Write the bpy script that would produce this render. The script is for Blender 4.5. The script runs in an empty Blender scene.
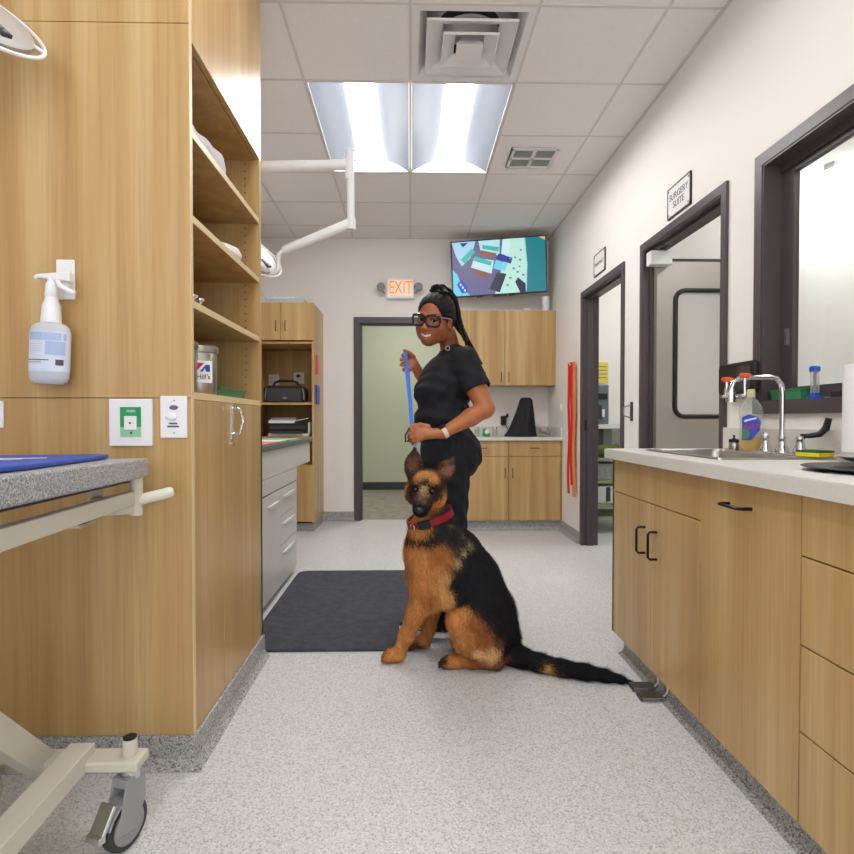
import bpy, math, random
import numpy as np
from mathutils import Vector, Matrix
PI = math.pi
scene = bpy.context.scene
COL = scene.collection
random.seed(7)
RNG = np.random.default_rng(5)

# ------------------------------------------------------------------ camera
CAMZ = 1.09
FPX = 569.33
YAW, PITCH = math.radians(1.2), math.radians(1.0)
PX, PY = 427 - 5.1, 427 + 2.9
cd = bpy.data.cameras.new('camera')
cd.sensor_width = 36; cd.lens = 24.0
cd.shift_x = 5.1 / 854; cd.shift_y = 2.9 / 854
cd.clip_start = .02
cam = bpy.data.objects.new('camera', cd); COL.objects.link(cam)
cam.location = (0, 0, CAMZ)
cam.rotation_euler = (PI / 2 - PITCH, 0, -YAW)
scene.camera = cam
_sa, _ca, _sp, _cp = math.sin(YAW), math.cos(YAW), math.sin(PITCH), math.cos(PITCH)
_F = Vector((_sa * _cp, _ca * _cp, -_sp)); _R = Vector((_ca, -_sa, 0)); _U = Vector((_sa * _sp, _ca * _sp, _cp))
def W(x, y, Y):
    """survey point: the spot at depth Y that was sighted at photo position x, y"""
    r = _F + _R * ((x - PX) / FPX) - _U * ((y - PY) / FPX)
    t = Y / r.y
    return Vector((r.x * t, Y, CAMZ + r.z * t))

# ------------------------------------------------------------------ materials
def lin(c):
    if isinstance(c, str):
        c = tuple(int(c[i:i + 2], 16) / 255 for i in (0, 2, 4))
    return tuple(((v / 12.92) if v <= .04045 else ((v + .055) / 1.055) ** 2.4) for v in c)
def mat(name, c, rough=.5, metal=0, spec=.5, emit=None, es=0, trans=0, alpha=1, ior=1.45, bump=0, bscale=80, coat=0, vary=0, vscale=8):
    m = bpy.data.materials.new(name); m.use_nodes = True
    n = m.node_tree.nodes; l = m.node_tree.links
    b = n['Principled BSDF']
    col = (*lin(c), 1)
    b.inputs['Base Color'].default_value = col
    b.inputs['Roughness'].default_value = rough
    b.inputs['Metallic'].default_value = metal
    b.inputs['Specular IOR Level'].default_value = spec
    b.inputs['IOR'].default_value = ior
    b.inputs['Transmission Weight'].default_value = trans
    b.inputs['Alpha'].default_value = alpha
    b.inputs['Coat Weight'].default_value = coat
    if emit:
        b.inputs['Emission Color'].default_value = (*lin(emit), 1)
        b.inputs['Emission Strength'].default_value = es
    if bump or vary:
        tc = n.new('ShaderNodeTexCoord')
    if bump:
        t = n.new('ShaderNodeTexNoise'); t.inputs['Scale'].default_value = bscale; t.inputs['Detail'].default_value = 3
        bp = n.new('ShaderNodeBump'); bp.inputs['Strength'].default_value = bump; bp.inputs['Distance'].default_value = .01
        l.new(tc.outputs['Object'], t.inputs['Vector'])
        l.new(t.outputs['Fac'], bp.inputs['Height']); l.new(bp.outputs['Normal'], b.inputs['Normal'])
    if vary:
        t = n.new('ShaderNodeTexNoise'); t.inputs['Scale'].default_value = vscale; t.inputs['Detail'].default_value = 4
        l.new(tc.outputs['Object'], t.inputs['Vector'])
        r = n.new('ShaderNodeMapRange'); r.inputs['From Min'].default_value = .3; r.inputs['From Max'].default_value = .7
        r.inputs['To Min'].default_value = 1 - vary; r.inputs['To Max'].default_value = 1 + vary
        l.new(t.outputs['Fac'], r.inputs['Value'])
        hv = n.new('ShaderNodeHueSaturation'); hv.inputs['Color'].default_value = col
        l.new(r.outputs['Result'], hv.inputs['Value']); l.new(hv.outputs['Color'], b.inputs['Base Color'])
    return m

def ramp(n, stops, interp='LINEAR'):
    r = n.new('ShaderNodeValToRGB'); cr = r.color_ramp; cr.interpolation = interp
    while len(cr.elements) < len(stops): cr.elements.new(.5)
    for e, (p, c) in zip(cr.elements, stops):
        e.position = p; e.color = (*lin(c), 1)
    return r

def wood(name, light, mid, dark, rough=.33, seed=0):
    m = bpy.data.materials.new(name); m.use_nodes = True
    n = m.node_tree.nodes; l = m.node_tree.links; b = n['Principled BSDF']
    g = n.new('ShaderNodeNewGeometry')
    mp = n.new('ShaderNodeMapping'); mp.inputs['Scale'].default_value = (1, 1, .045); mp.inputs['Location'].default_value = (seed, seed * 2, 0)
    l.new(g.outputs['Position'], mp.inputs['Vector'])
    t1 = n.new('ShaderNodeTexNoise'); t1.inputs['Scale'].default_value = 9; t1.inputs['Detail'].default_value = 3; t1.inputs['Distortion'].default_value = .6
    l.new(mp.outputs[0], t1.inputs['Vector'])
    mp2 = n.new('ShaderNodeMapping'); mp2.inputs['Scale'].default_value = (1, 1, .02)
    l.new(g.outputs['Position'], mp2.inputs['Vector'])
    t2 = n.new('ShaderNodeTexNoise'); t2.inputs['Scale'].default_value = 120; t2.inputs['Detail'].default_value = 2
    l.new(mp2.outputs[0], t2.inputs['Vector'])
    r1 = ramp(n, [(.30, dark), (.5, mid), (.66, light), (.72, mid)])
    l.new(t1.outputs['Fac'], r1.inputs['Fac'])
    r2 = ramp(n, [(.3, 'c4c4c4'), (.55, 'ffffff')])
    l.new(t2.outputs['Fac'], r2.inputs['Fac'])
    mx = n.new('ShaderNodeMix'); mx.data_type = 'RGBA'; mx.blend_type = 'MULTIPLY'; mx.inputs[0].default_value = .28
    l.new(r1.outputs['Color'], mx.inputs[6]); l.new(r2.outputs['Color'], mx.inputs[7])
    l.new(mx.outputs[2], b.inputs['Base Color'])
    b.inputs['Roughness'].default_value = rough; b.inputs['Specular IOR Level'].default_value = .45
    return m

def speckle(name, base, specks, scale=420, rough=.4, amt=.5, bump=0):
    m = bpy.data.materials.new(name); m.use_nodes = True
    n = m.node_tree.nodes; l = m.node_tree.links; b = n['Principled BSDF']
    tc = n.new('ShaderNodeTexCoord')
    v = n.new('ShaderNodeTexVoronoi'); v.inputs['Scale'].default_value = scale
    l.new(tc.outputs['Object'], v.inputs['Vector'])
    sep = n.new('ShaderNodeSeparateColor'); l.new(v.outputs['Color'], sep.inputs[0])
    r = ramp(n, specks, 'CONSTANT'); l.new(sep.outputs[0], r.inputs['Fac'])
    t = n.new('ShaderNodeTexNoise'); t.inputs['Scale'].default_value = 1.3
    l.new(tc.outputs['Object'], t.inputs['Vector'])
    mx = n.new('ShaderNodeMix'); mx.data_type = 'RGBA'; mx.inputs[0].default_value = amt
    mx.inputs[6].default_value = (*lin(base), 1)
    l.new(r.outputs['Color'], mx.inputs[7]); l.new(mx.outputs[2], b.inputs['Base Color'])
    b.inputs['Roughness'].default_value = rough
    b.inputs['Specular IOR Level'].default_value = .35
    return m

M = {}
M['wall'] = mat('wall_paint', 'efebe6', .55, bump=.03, bscale=300)
M['ceil'] = mat('ceiling_tile', 'f0ebe8', .9, bump=.12, bscale=260, vary=.015, vscale=40)
M['tbar'] = mat('ceiling_grid_paint', 'd8d2ce', .5)
M['floor'] = speckle('speckled_vinyl_floor', 'd2d2d2', [(0, '85868a'), (.13, 'd4d4d4'), (.5, 'e4e4e2'), (.72, 'c2c2c0'), (.88, 'a4a19e'), (.95, 'f4f4f2')], 230, .36, .5)
M['cove'] = speckle('speckled_cove_base', 'a5a4a2', [(0, '5e5e60'), (.18, 'a3a3a0'), (.5, 'b8b8b4'), (.8, '8a8883'), (.94, 'cccbc6')], 230, .45, .8)
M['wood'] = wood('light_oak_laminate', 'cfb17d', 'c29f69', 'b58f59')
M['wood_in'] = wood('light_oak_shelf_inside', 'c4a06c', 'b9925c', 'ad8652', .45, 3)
M['edge'] = mat('pale_edge_band', 'dfc79a', .45)
M['gap'] = mat('dark_joint', '3a2c1c', .8)
M['frame'] = mat('plum_brown_frame_paint', '4f4648', .38, bump=.04, bscale=500)
M['white'] = mat('white_plastic', 'eeeeee', .35)
M['white2'] = mat('white_enamel', 'e4e4e2', .3, coat=.2)
M['offwhite'] = mat('off_white_counter', 'e3dfd8', .35)
M['black'] = mat('black_plastic', '18181a', .4)
M['blackmetal'] = mat('black_handle_metal', '191817', .35, metal=.3)
M['bronze'] = mat('dark_bronze_handle', '5b4c40', .35, metal=.6)
M['chrome'] = mat('chrome', 'd8d8d8', .12, metal=1)
M['steel'] = mat('brushed_steel', 'b9b6b0', .3, metal=1)
M['grey'] = mat('grey_plastic', '8a8b8c', .5)
M['dgrey'] = mat('dark_grey_plastic', '3c3d40', .5)

# ------------------------------------------------------------------ mesh builder
ORG = {}
class B:
    def __init__(s): s.v = []; s.f = []; s.m = []
    def add(s, vs, fs, mi=0):
        o = len(s.v); s.v += [tuple(v) for v in vs]
        s.f += [tuple(i + o for i in f) for f in fs]; s.m += [mi] * len(fs); return s
    def box(s, x0, x1, y0, y1, z0, z1, mi=0, R=None, c=None):
        x0, x1 = sorted((x0, x1)); y0, y1 = sorted((y0, y1)); z0, z1 = sorted((z0, z1))
        vs = [Vector((x, y, z)) for x in (x0, x1) for y in (y0, y1) for z in (z0, z1)]
        if R is not None:
            c = Vector(c); vs = [R @ (v - c) + c for v in vs]
        return s.add(vs, [(0, 1, 3, 2), (4, 6, 7, 5), (0, 4, 5, 1), (2, 3, 7, 6), (0, 2, 6, 4), (1, 5, 7, 3)], mi)
    def obox(s, c, ax, ay, az, hx, hy, hz, mi=0):
        c = Vector(c)
        vs = [c + ax * (i * hx) + ay * (j * hy) + az * (k * hz) for i in (-1, 1) for j in (-1, 1) for k in (-1, 1)]
        return s.add(vs, [(0, 1, 3, 2), (4, 6, 7, 5), (0, 4, 5, 1), (2, 3, 7, 6), (0, 2, 6, 4), (1, 5, 7, 3)], mi)
    def bar(s, p0, p1, w, h, mi=0, up=(0, 0, 1)):
        p0 = Vector(p0); p1 = Vector(p1); d = (p1 - p0); L = d.length; d.normalize()
        a = d.cross(Vector(up)); a.normalize(); u = a.cross(d)
        return s.obox((p0 + p1) / 2, d, a, u, L / 2, w / 2, h / 2, mi)
    def tube(s, pts, r, n=12, mi=0, cap=True, closed=False):
        pts = [Vector(p) for p in pts]; N = len(pts)
        rs = r if isinstance(r, (list, tuple)) else [r] * N
        vs = []; prev = None
        for i, p in enumerate(pts):
            if closed: d = pts[(i + 1) % N] - pts[i - 1]
            else: d = pts[min(i + 1, N - 1)] - pts[max(i - 1, 0)]
            d.normalize()
            if prev is None:
                a = d.orthogonal().normalized()
            else:
                a = prev - d * prev.dot(d); a.normalize()
            prev = a; b = d.cross(a)
            for k in range(n):
                t = 2 * PI * k / n
                vs.append(p + (a * math.cos(t) + b * math.sin(t)) * rs[i])
        fs = []
        for i in range(N if closed else N - 1):
            j = (i + 1) % N
            for k in range(n):
                k2 = (k + 1) % n
                fs.append((i * n + k, i * n + k2, j * n + k2, j * n + k))
        if cap and not closed:
            fs.append(tuple(range(n))[::-1]); fs.append(tuple((N - 1) * n + k for k in range(n)))
        return s.add(vs, fs, mi)
    def cyl(s, p0, p1, r0, r1=None, n=24, mi=0):
        return s.tube([p0, p1], [r0, r0 if r1 is None else r1], n, mi)
    def lathe(s, prof, c, n=32, mi=0, R=None, cap=True):
        c = Vector(c); vs = []
        for (r, z) in prof:
            for k in range(n):
                t = 2 * PI * k / n
                v = Vector((r * math.cos(t), r * math.sin(t), z))
                if R is not None: v = R @ v
                vs.append(c + v)
        fs = []
        for i in range(len(prof) - 1):
            for k in range(n):
                k2 = (k + 1) % n
                fs.append((i * n + k, i * n + k2, (i + 1) * n + k2, (i + 1) * n + k))
        if cap:
            fs.append(tuple(range(n))[::-1]); fs.append(tuple((len(prof) - 1) * n + k for k in range(n)))
        return s.add(vs, fs, mi)
    def prism(s, poly, a0, a1, axis='z', mi=0):
        def T(p, a):
            return {'z': (p[0], p[1], a), 'x': (a, p[0], p[1]), 'y': (p[0], a, p[1])}[axis]
        n = len(poly)
        vs = [T(p, a0) for p in poly] + [T(p, a1) for p in poly]
        fs = [tuple(range(n))[::-1], tuple(range(n, 2 * n))] + [(i, (i + 1) % n, n + (i + 1) % n, n + i) for i in range(n)]
        return s.add(vs, fs, mi)
    def frustum(s, quad0, quad1, mi=0):
        return s.add(list(quad0) + list(quad1), [(3, 2, 1, 0), (4, 5, 6, 7)] + [(i, (i + 1) % 4, 4 + (i + 1) % 4, 4 + i) for i in range(4)], mi)
    def ell(s, c, r, n=16, mi=0, R=None):
        prof = []
        c = Vector(c); vs = []; m = n // 2
        if not isinstance(r, (tuple, list)): r = (r, r, r)
        for i in range(m + 1):
            a = -PI / 2 + PI * i / m
            for k in range(n):
                t = 2 * PI * k / n
                v = Vector((r[0] * math.cos(a) * math.cos(t), r[1] * math.cos(a) * math.sin(t), r[2] * math.sin(a)))
                if R is not None: v = R @ v
                vs.append(c + v)
        fs = [(i * n + k, i * n + (k + 1) % n, (i + 1) * n + (k + 1) % n, (i + 1) * n + k) for i in range(m) for k in range(n)]
        return s.add(vs, fs, mi)
    def build(s, name, m, parent=None, smooth=False, bevel=0, seg=2, origin=None):
        ms = m if isinstance(m, (list, tuple)) else [m]
        if parent is not None: o = ORG[parent.name]
        elif origin is not None: o = Vector(origin)
        else:
            xs = [v[0] for v in s.v]; ys = [v[1] for v in s.v]; zs = [v[2] for v in s.v]
            o = Vector(((min(xs) + max(xs)) / 2, (min(ys) + max(ys)) / 2, min(zs)))
        me = bpy.data.meshes.new(name)
        me.from_pydata([(v[0] - o.x, v[1] - o.y, v[2] - o.z) for v in s.v], [], s.f)
        for k in ms: me.materials.append(M[k] if isinstance(k, str) else k)
        me.polygons.foreach_set('material_index', s.m)
        import bmesh
        bm = bmesh.new(); bm.from_mesh(me)
        bmesh.ops.remove_doubles(bm, verts=bm.verts, dist=1e-6)
        bmesh.ops.recalc_face_normals(bm, faces=bm.faces)
        bm.to_mesh(me); bm.free()
        ob = bpy.data.objects.new(name, me); COL.objects.link(ob)
        if smooth:
            me.polygons.foreach_set('use_smooth', [True] * len(me.polygons))
            me.set_sharp_from_angle(angle=math.radians(40))
        if bevel:
            md = ob.modifiers.new('bevel', 'BEVEL'); md.width = bevel; md.segments = seg; md.limit_method = 'ANGLE'; md.angle_limit = math.radians(40)
            md.harden_normals = False
        if parent is not None: ob.parent = parent
        else: ob.location = o
        ORG[ob.name] = o
        return ob

def tag(o, label=None, cat=None, group=None, kind=None):
    if label: o['label'] = label
    if cat: o['category'] = cat
    if group: o['group'] = group
    if kind: o['kind'] = kind
    return o
def thing(name, label, cat, loc, group=None):
    o = bpy.data.objects.new(name, None); COL.objects.link(o); o.location = loc
    o.empty_display_size = .05
    ORG[o.name] = Vector(loc)
    return tag(o, label, cat, group)
def struct(o): o['kind'] = 'structure'; return o
def sempty(name, loc):
    o = bpy.data.objects.new(name, None); COL.objects.link(o); o.location = loc; ORG[o.name] = Vector(loc); o['kind'] = 'structure'; return o
def dup(root, delta, label=None):
    r = root.copy(); COL.objects.link(r); r.location = Vector(root.location) + Vector(delta)
    if label: r['label'] = label
    for ch in list(root.children):
        c = ch.copy(); COL.objects.link(c); c.parent = r
        for g in list(ch.children):
            d = g.copy(); COL.objects.link(d); d.parent = c
    return r
def text(s, size, c, right, up, m, parent, name='lettering', off=.001, squash=1.0):
    """flat raised lettering centred at c, reading along 'right'"""
    cu = bpy.data.curves.new('t', 'FONT'); cu.body = s; cu.size = size; cu.align_x = 'CENTER'; cu.align_y = 'CENTER'
    cu.extrude = .0004; cu.space_line = .9
    ob = bpy.data.objects.new('t', cu); COL.objects.link(ob)
    dg = bpy.context.evaluated_depsgraph_get(); dg.update()
    me = bpy.data.meshes.new_from_object(ob.evaluated_get(dg))
    bpy.data.objects.remove(ob)
    right = Vector(right).normalized(); up = Vector(up).normalized(); nrm = right.cross(up)
    vs = [Vector(c) + right * (v.co.x * squash) + up * v.co.y + nrm * (v.co.z + off) for v in me.vertices]
    fs = [tuple(p.vertices) for p in me.polygons]
    b = B(); b.add(vs, fs)
    bpy.data.meshes.remove(me)
    return b.build(name, m, parent)

def rrect(x0, x1, y0, y1, r, n=6):
    p = []
    for (cx, cy, a0) in ((x1 - r, y1 - r, 0), (x0 + r, y1 - r, 90), (x0 + r, y0 + r, 180), (x1 - r, y0 + r, 270)):
        for i in range(n + 1):
            a = math.radians(a0 + 90 * i / n); p.append((cx + r * math.cos(a), cy + r * math.sin(a)))
    return p
# ------------------------------------------------------------------ setting
H = 3.04; XL, XR, YB, YF = -1.6, 1.5, 6.16, -2.6
struct(B().box(XL - .12, XR + .06, YF - .1, YB + .06, -.08, 0).build('floor', 'floor'))
M['floor2'] = wood('brown_plank_floor', 'a89f92', '989084', '8a8175', .5, 5)
struct(B().box(-1.6, 1.6, YB + .06, 9.0, -.08, 0).build('floor', 'floor2'))
struct(B().box(XR + .06, 4.6, .4, YB + .06, -.08, 0).build('floor', 'floor'))
def wallgrid(name, axis, a0, a1, u0, u1, z0, z1, holes, m):
    b = B(); us = sorted({u0, u1, *[h[0] for h in holes], *[h[1] for h in holes]}); zs = sorted({z0, z1, *[h[2] for h in holes], *[h[3] for h in holes]})
    for i in range(len(us) - 1):
        for j in range(len(zs) - 1):
            uc = (us[i] + us[i + 1]) / 2; zc = (zs[j] + zs[j + 1]) / 2
            if any(h[0] < uc < h[1] and h[2] < zc < h[3] for h in holes): continue
            if axis == 'x': b.box(a0, a1, us[i], us[i + 1], zs[j], zs[j + 1])
            else: b.box(us[i], us[i + 1], a0, a1, zs[j], zs[j + 1])
    return struct(b.build(name, m))
D1 = (-.54, .37)           # back door
D2 = (4.00, 4.905)         # far right door
D3 = (2.71, 3.625)         # surgery door
WN = (.9, 2.39, 1.165, 2.165)
wallgrid('wall_back', 'y', YB, YB + .12, XL, XR + .12, 0, H + .3, [(*D1, 0, 2.135)], 'wall')
wallgrid('wall_right', 'x', XR, XR + .12, YF, YB, 0, H + .3, [(*D2, 0, 2.15), (*D3, 0, 2.17), WN], 'wall')
wallgrid('wall_left', 'x', XL - .12, XL, YF, YB, 0, H + .3, [], 'wall')
wallgrid('wall_front', 'y', YF - .1, YF, XL - .12, XR + .12, 0, H + .3, [(-1.4, 1.3, .25, 2.9)], 'wall')  # the hole is made up, to let fill light in
wf = sempty('added_fill_window', (0, YF - .05, .25))  # unseen window frame, added for the fill light opening
b = B()
for x in (-1.4, -.52, .38, 1.26): b.box(x, x + .04, YF - .08, YF - .02, .25, 2.9)
for z in (.25, 1.2, 2.86): b.box(-1.4, 1.3, YF - .08, YF - .02, z, z + .04)
b.build('window_frame', 'frame', wf)
# rooms beyond
M['green'] = mat('sage_green_paint', 'c5c9b1', .6)
wallgrid('wall_corridor', 'y', 8.9, 9.0, -1.6, 1.6, 0, H, [], 'green')
wallgrid('wall_corridor_left', 'x', -1.7, -1.6, YB + .12, 9.0, 0, H, [], 'green')
wallgrid('wall_corridor_right', 'x', 1.6, 1.7, YB + .12, 9.0, 0, H, [], 'green')
struct(B().box(-1.6, 1.6, 8.885, 8.9, 0, .12).build('baseboard_corridor', 'dgrey'))
struct(B().box(-1.7, 1.7, YB + .12, 9.0, H, H + .05).build('ceiling', 'ceil'))
wallgrid('wall_partition', 'y', 3.76, 3.86, XR + .12, 4.6, 0, H, [], 'wall')
wallgrid('wall_side_rooms', 'x', 4.6, 4.7, .4, YB + .12, 0, H, [], 'wall')
wallgrid('wall_surgery_near', 'y', .3, .4, XR + .12, 4.6, 0, H, [], 'wall')
wallgrid('wall_store_back', 'y', YB + .02, YB + .12, XR + .12, 4.6, 0, H, [], 'wall')
struct(B().box(XR + .12, 4.6, .4, YB, H, H + .05).build('ceiling', 'ceil'))

# ceiling with grid
GX = [.003 + .61 * k for k in range(-3, 4)]
GY = [2.70 + .611 * k for k in range(-9, 7)]
lights_cells = set()
def cell(i, j): return (GX[i], GX[i + 1], GY[j], GY[j + 1])
# X index: 2 -> -.607..0.003, 3 -> .003...613 ; Y index: 9 -> 2.70
LIGHTS = [(2, 10), (3, 10), (2, 6), (3, 6), (2, 2), (3, 2)]
for (i, j) in LIGHTS: lights_cells |= {(i, j), (i, j + 1)}
DIFF = (3, 9); EXH = (4, 11)
skip = lights_cells | {DIFF}
b = B()
xs = [XL] + [g for g in GX if XL < g < XR] + [XR]
ys = [YF] + [g for g in GY if YF < g < YB] + [YB]
for a in range(len(xs) - 1):
    for c in range(len(ys) - 1):
        xc = (xs[a] + xs[a + 1]) / 2; yc = (ys[c] + ys[c + 1]) / 2
        hit = any(GX[i] < xc < GX[i + 1] and GY[j] < yc < GY[j + 1] for (i, j) in skip)
        if not hit: b.box(xs[a], xs[a + 1], ys[c], ys[c + 1], H, H + .02)
struct(b.build('ceiling', 'ceil'))
b = B()
for x in xs[1:-1]: b.box(x - .0075, x + .0075, YF, YB, H - .003, H + .03)
for y in ys[1:-1]:
    # cross tees, left out where they would run through a light
    for a in range(len(xs) - 1):
        xc = (xs[a] + xs[a + 1]) / 2
        if any(GX[i] < xc < GX[i + 1] and abs(GY[j + 1] - y) < .01 for (i, j) in LIGHTS): continue
        b.box(xs[a] + .008, xs[a + 1] - .008, y - .0075, y + .0075, H - .003, H + .03)
b.box(XL, XL + .02, YF, YB, H - .003, H); b.box(XR - .02, XR, YF, YB, H - .003, H); b.box(XL, XR, YB - .02, YB, H - .003, H)
struct(b.build('trim_1', 'tbar'))

# troffers
M['lamp'] = mat('lamp_lens', 'ffffff', .5, emit='fbf9f8', es=17)
M['lamp_near'] = mat('lamp_lens_rear_rows', 'ffffff', .5, emit='fbf9f8', es=8.5)
M['lamp_off'] = mat('lamp_reflector', '747983', .45)
for q, (i, j) in enumerate(LIGHTS):
    x0, x1, y0, y1 = GX[i] + .01, GX[i + 1] - .01, GY[j] + .01, GY[j + 2] - .01
    xc = (x0 + x1) / 2
    vis = {0: 'recessed ceiling light with glowing centre strip, left of the pair', 1: 'recessed ceiling light with glowing centre strip, right of the pair beyond the vent'}.get(q, 'recessed ceiling light behind the camera')
    t = thing('ceiling_light', vis, 'light', (xc, (y0 + y1) / 2, H), 'recessed ceiling lights')
    f = B()
    w = .012
    f.box(x0, x1, y0, y0 + w, H - .001, H + .09); f.box(x0, x1, y1 - w, y1, H - .001, H + .09)
    f.box(x0, x0 + .006, y0, y1, H - .001, H + .03); f.box(x1 - .006, x1, y0, y1, H - .001, H + .03)
    f.build('housing', 'white2', t)
    r = B()
    for sgn, xe in ((1, x0 + .006), (-1, x1 - .006)):
        N = 8; prev = None
        for k in range(N + 1):
            a = k / N
            px = xe + sgn * (a * .19); pz = H + .005 + .075 * math.sin(a * PI / 2)
            if prev: r.add([(prev[0], y0 + w, prev[1]), (px, y0 + w, pz), (px, y1 - w, pz), (prev[0], y1 - w, prev[1])], [(0, 1, 2, 3)])
            prev = (px, pz)
    r.box(x0, x1, y0, y1, H + .095, H + .10)
    r.build('reflector', 'lamp_off', t, smooth=True)
    L = B(); N = 10
    prev = None
    for k in range(N + 1):
        a = PI * k / N
        px = xc - .072 * math.cos(a); pz = H + .075 - .052 * math.sin(a)
        if prev: L.add([(prev[0], y0 + w + .002, prev[1]), (px, y0 + w + .002, pz), (px, y1 - w - .002, pz), (prev[0], y1 - w - .002, prev[1])], [(0, 1, 2, 3)])
        prev = (px, pz)
    L.build('lens', 'lamp' if q < 2 else 'lamp_near', t, smooth=True)
# lights of the rooms beyond
def panel(x, y, label, e='lamp', w=.3, l=1.1, z=H):
    t = thing('ceiling_light', label, 'light', (x, y, z), 'ceiling lights of the rooms beyond')
    B().box(x - w / 2 - .02, x + w / 2 + .02, y - l / 2 - .02, y + l / 2 + .02, z - .03, z).build('housing', 'white2', t)
    B().box(x - w / 2, x + w / 2, y - l / 2, y + l / 2, z - .034, z - .03).build('lens', e, t)
M['lamp2'] = mat('lamp_lens_soft', 'ffffff', .5, emit='f8f8f8', es=12)
M['lampg'] = mat('lamp_lens_corridor', 'ffffff', .5, emit='f6f6f4', es=15)
panel(0, 7.5, 'ceiling light in the green corridor', 'lampg')
panel(2.7, 5.0, 'ceiling light in the store room', 'lamp2')
panel(2.6, 1.7, 'ceiling light in the surgery room', 'lamp2')
# tube fitting seen through the pass-through window
p = W(838, 167, 3.2)
t = thing('tube_light', 'bright round-ended tube light seen through the big window at right', 'light', (p.x + .15, 3.3, p.z))
d = Vector((.93, .36, .0)).normalized()
c = W(829, 176, 3.35)
B().tube([c, c + d * .01, c + d * .8, c + d * .81], [.02, .04, .04, .02], 16).build('tube', 'lamp2', t, smooth=True)
B().bar(c + Vector((0, 0, .06)), c + d * .8 + Vector((0, 0, .06)), .06, .04).build('housing', 'white2', t)
B().cyl(c + d * .4 + Vector((0, 0, .06)), (c.x + d.x * .4, c.y + d.y * .4, H), .01).build('drop_rod', 'white2', t)

# air diffuser
x0, x1, y0, y1 = cell(*DIFF)
t = thing('air_diffuser', 'square stepped white air diffuser in ceiling nearer than the lights', 'vent', ((x0 + x1) / 2, (y0 + y1) / 2, H))
xc, yc = (x0 + x1) / 2, (y0 + y1) / 2
def ring(b, r0, z0, r1, z1, th=.004):
    """square funnel ring from half-size r0 at z0 to r1 at z1"""
    def q(r, z): return [(xc - r, yc - r, z), (xc + r, yc - r, z), (xc + r, yc + r, z), (xc - r, yc + r, z)]
    vs = q(r0, z0) + q(r1, z1) + q(r1, z1 + th) + q(r0, z0 + th); fs = []
    for a, c in ((0, 4), (4, 8), (8, 12), (12, 0)):
        for k in range(4): fs.append((a + k, a + (k + 1) % 4, c + (k + 1) % 4, c + k))
    b.add(vs, fs)
M['diff'] = mat('diffuser_white', 'e8e5e5', .45)
b = B(); ring(b, .298, H - .002, .262, H - .002); ring(b, .262, H - .002, .225, H + .05)
b.build('outer_frame', 'diff', t)
for (ro, ri, zo, zi) in ((.225, .140, -.012, .022), (.142, .075, -.022, .012)):
    b = B(); ring(b, ro, H + zo, ro - .006, H + zo - .006); ring(b, ro, H + zo, ri, H + zi)
    b.build('cone_ring', 'diff', t)
b = B(); b.box(xc - .068, xc + .068, yc - .068, yc + .068, H - .032, H - .026); ring(b, .068, H - .028, .03, H + .03); b.build('centre_plate', 'diff', t)
b = B(); b.lathe([(.16, 0), (.16, .05)], (xc, yc, H + .06), 28, cap=False); b.build('duct_collar', 'dgrey', t)
b = B(); b.box(x0, x1, y0, y1, H + .12, H + .125); b.box(x0, x0 + .01, y0, y1, H + .02, H + .12); b.box(x1 - .01, x1, y0, y1, H + .02, H + .12); b.box(x0, x1, y0, y0 + .01, H + .02, H + .12); b.box(x0, x1, y1 - .01, y1, H + .02, H + .12); b.build('plenum', 'diff', t)
# exhaust grille
M['grille'] = mat('grille_grey', 'a8a8a6', .5)
xa, xb, ya, yb = .735, 1.075, 4.09, 4.40
t = thing('exhaust_grille', 'small white four-panel exhaust grille in the ceiling right of the lights', 'vent', ((xa + xb) / 2, (ya + yb) / 2, H))
b = B()
xm, ym = (xa + xb) / 2, (ya + yb) / 2
for (a0, a1, c0, c1) in ((xa, xb, ya, ya + .025), (xa, xb, yb - .025, yb), (xa, xa + .025, ya, yb), (xb - .025, xb, ya, yb), (xm - .012, xm + .012, ya, yb), (xa, xb, ym - .012, ym + .012)):
    b.box(a0, a1, c0, c1, H - .014, H)
b.build('frame', 'white2', t, bevel=.003)
b = B()
for k in range(26):
    y = ya + .02 + k * (yb - ya - .04) / 25
    b.box(xa + .02, xb - .02, y - .002, y + .002, H - .008, H - .003)
b.build('grille', 'grille', t)
B().box(xa + .02, xb - .02, ya + .02, yb - .02, H - .003, H - .001).build('backing', 'dgrey', t)

# ------------------------------------------------------------------ door frames
FR = .045; PJ = .014
def frame_x(name, y0, y1, zt):
    """frame in the right wall: opening y0..y1 up to zt"""
    b = B(); x0 = XR - PJ; x1 = XR + .134
    for (a, c) in ((y0 - FR, y0), (y1, y1 + FR)):
        b.box(x0, XR + .02, a, c, 0, zt + FR); b.box(XR + .10, x1, a, c, 0, zt + FR)
    b.box(x0, XR + .02, y0, y1, zt, zt + FR); b.box(XR + .10, x1, y0, y1, zt, zt + FR)
    b.box(x0 + .004, x1 - .004, y0 - .004, y0 + .006, 0, zt); b.box(x0 + .004, x1 - .004, y1 - .006, y1 + .004, 0, zt)
    b.box(x0 + .004, x1 - .004, y0, y1, zt - .006, zt + .004)
    b.box(XR + .03, XR + .085, y0 + .006, y0 + .022, 0, zt); b.box(XR + .03, XR + .085, y1 - .022, y1 - .006, 0, zt)
    b.box(XR + .03, XR + .085, y0 + .006, y1 - .006, zt - .022, zt - .006)
    return b.build(name, 'frame', origin=(XR, (y0 + y1) / 2, 0))
d2 = struct(frame_x('door_2', *D2, 2.15))
B().box(XR + .01, XR + .03, D2[1] - .012, D2[1] - .004, 1.0, 1.09).build('strike_plate', 'black', d2)
d3 = struct(frame_x('door_3', *D3, 2.17))
b = B(); x0, x1 = D1
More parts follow.
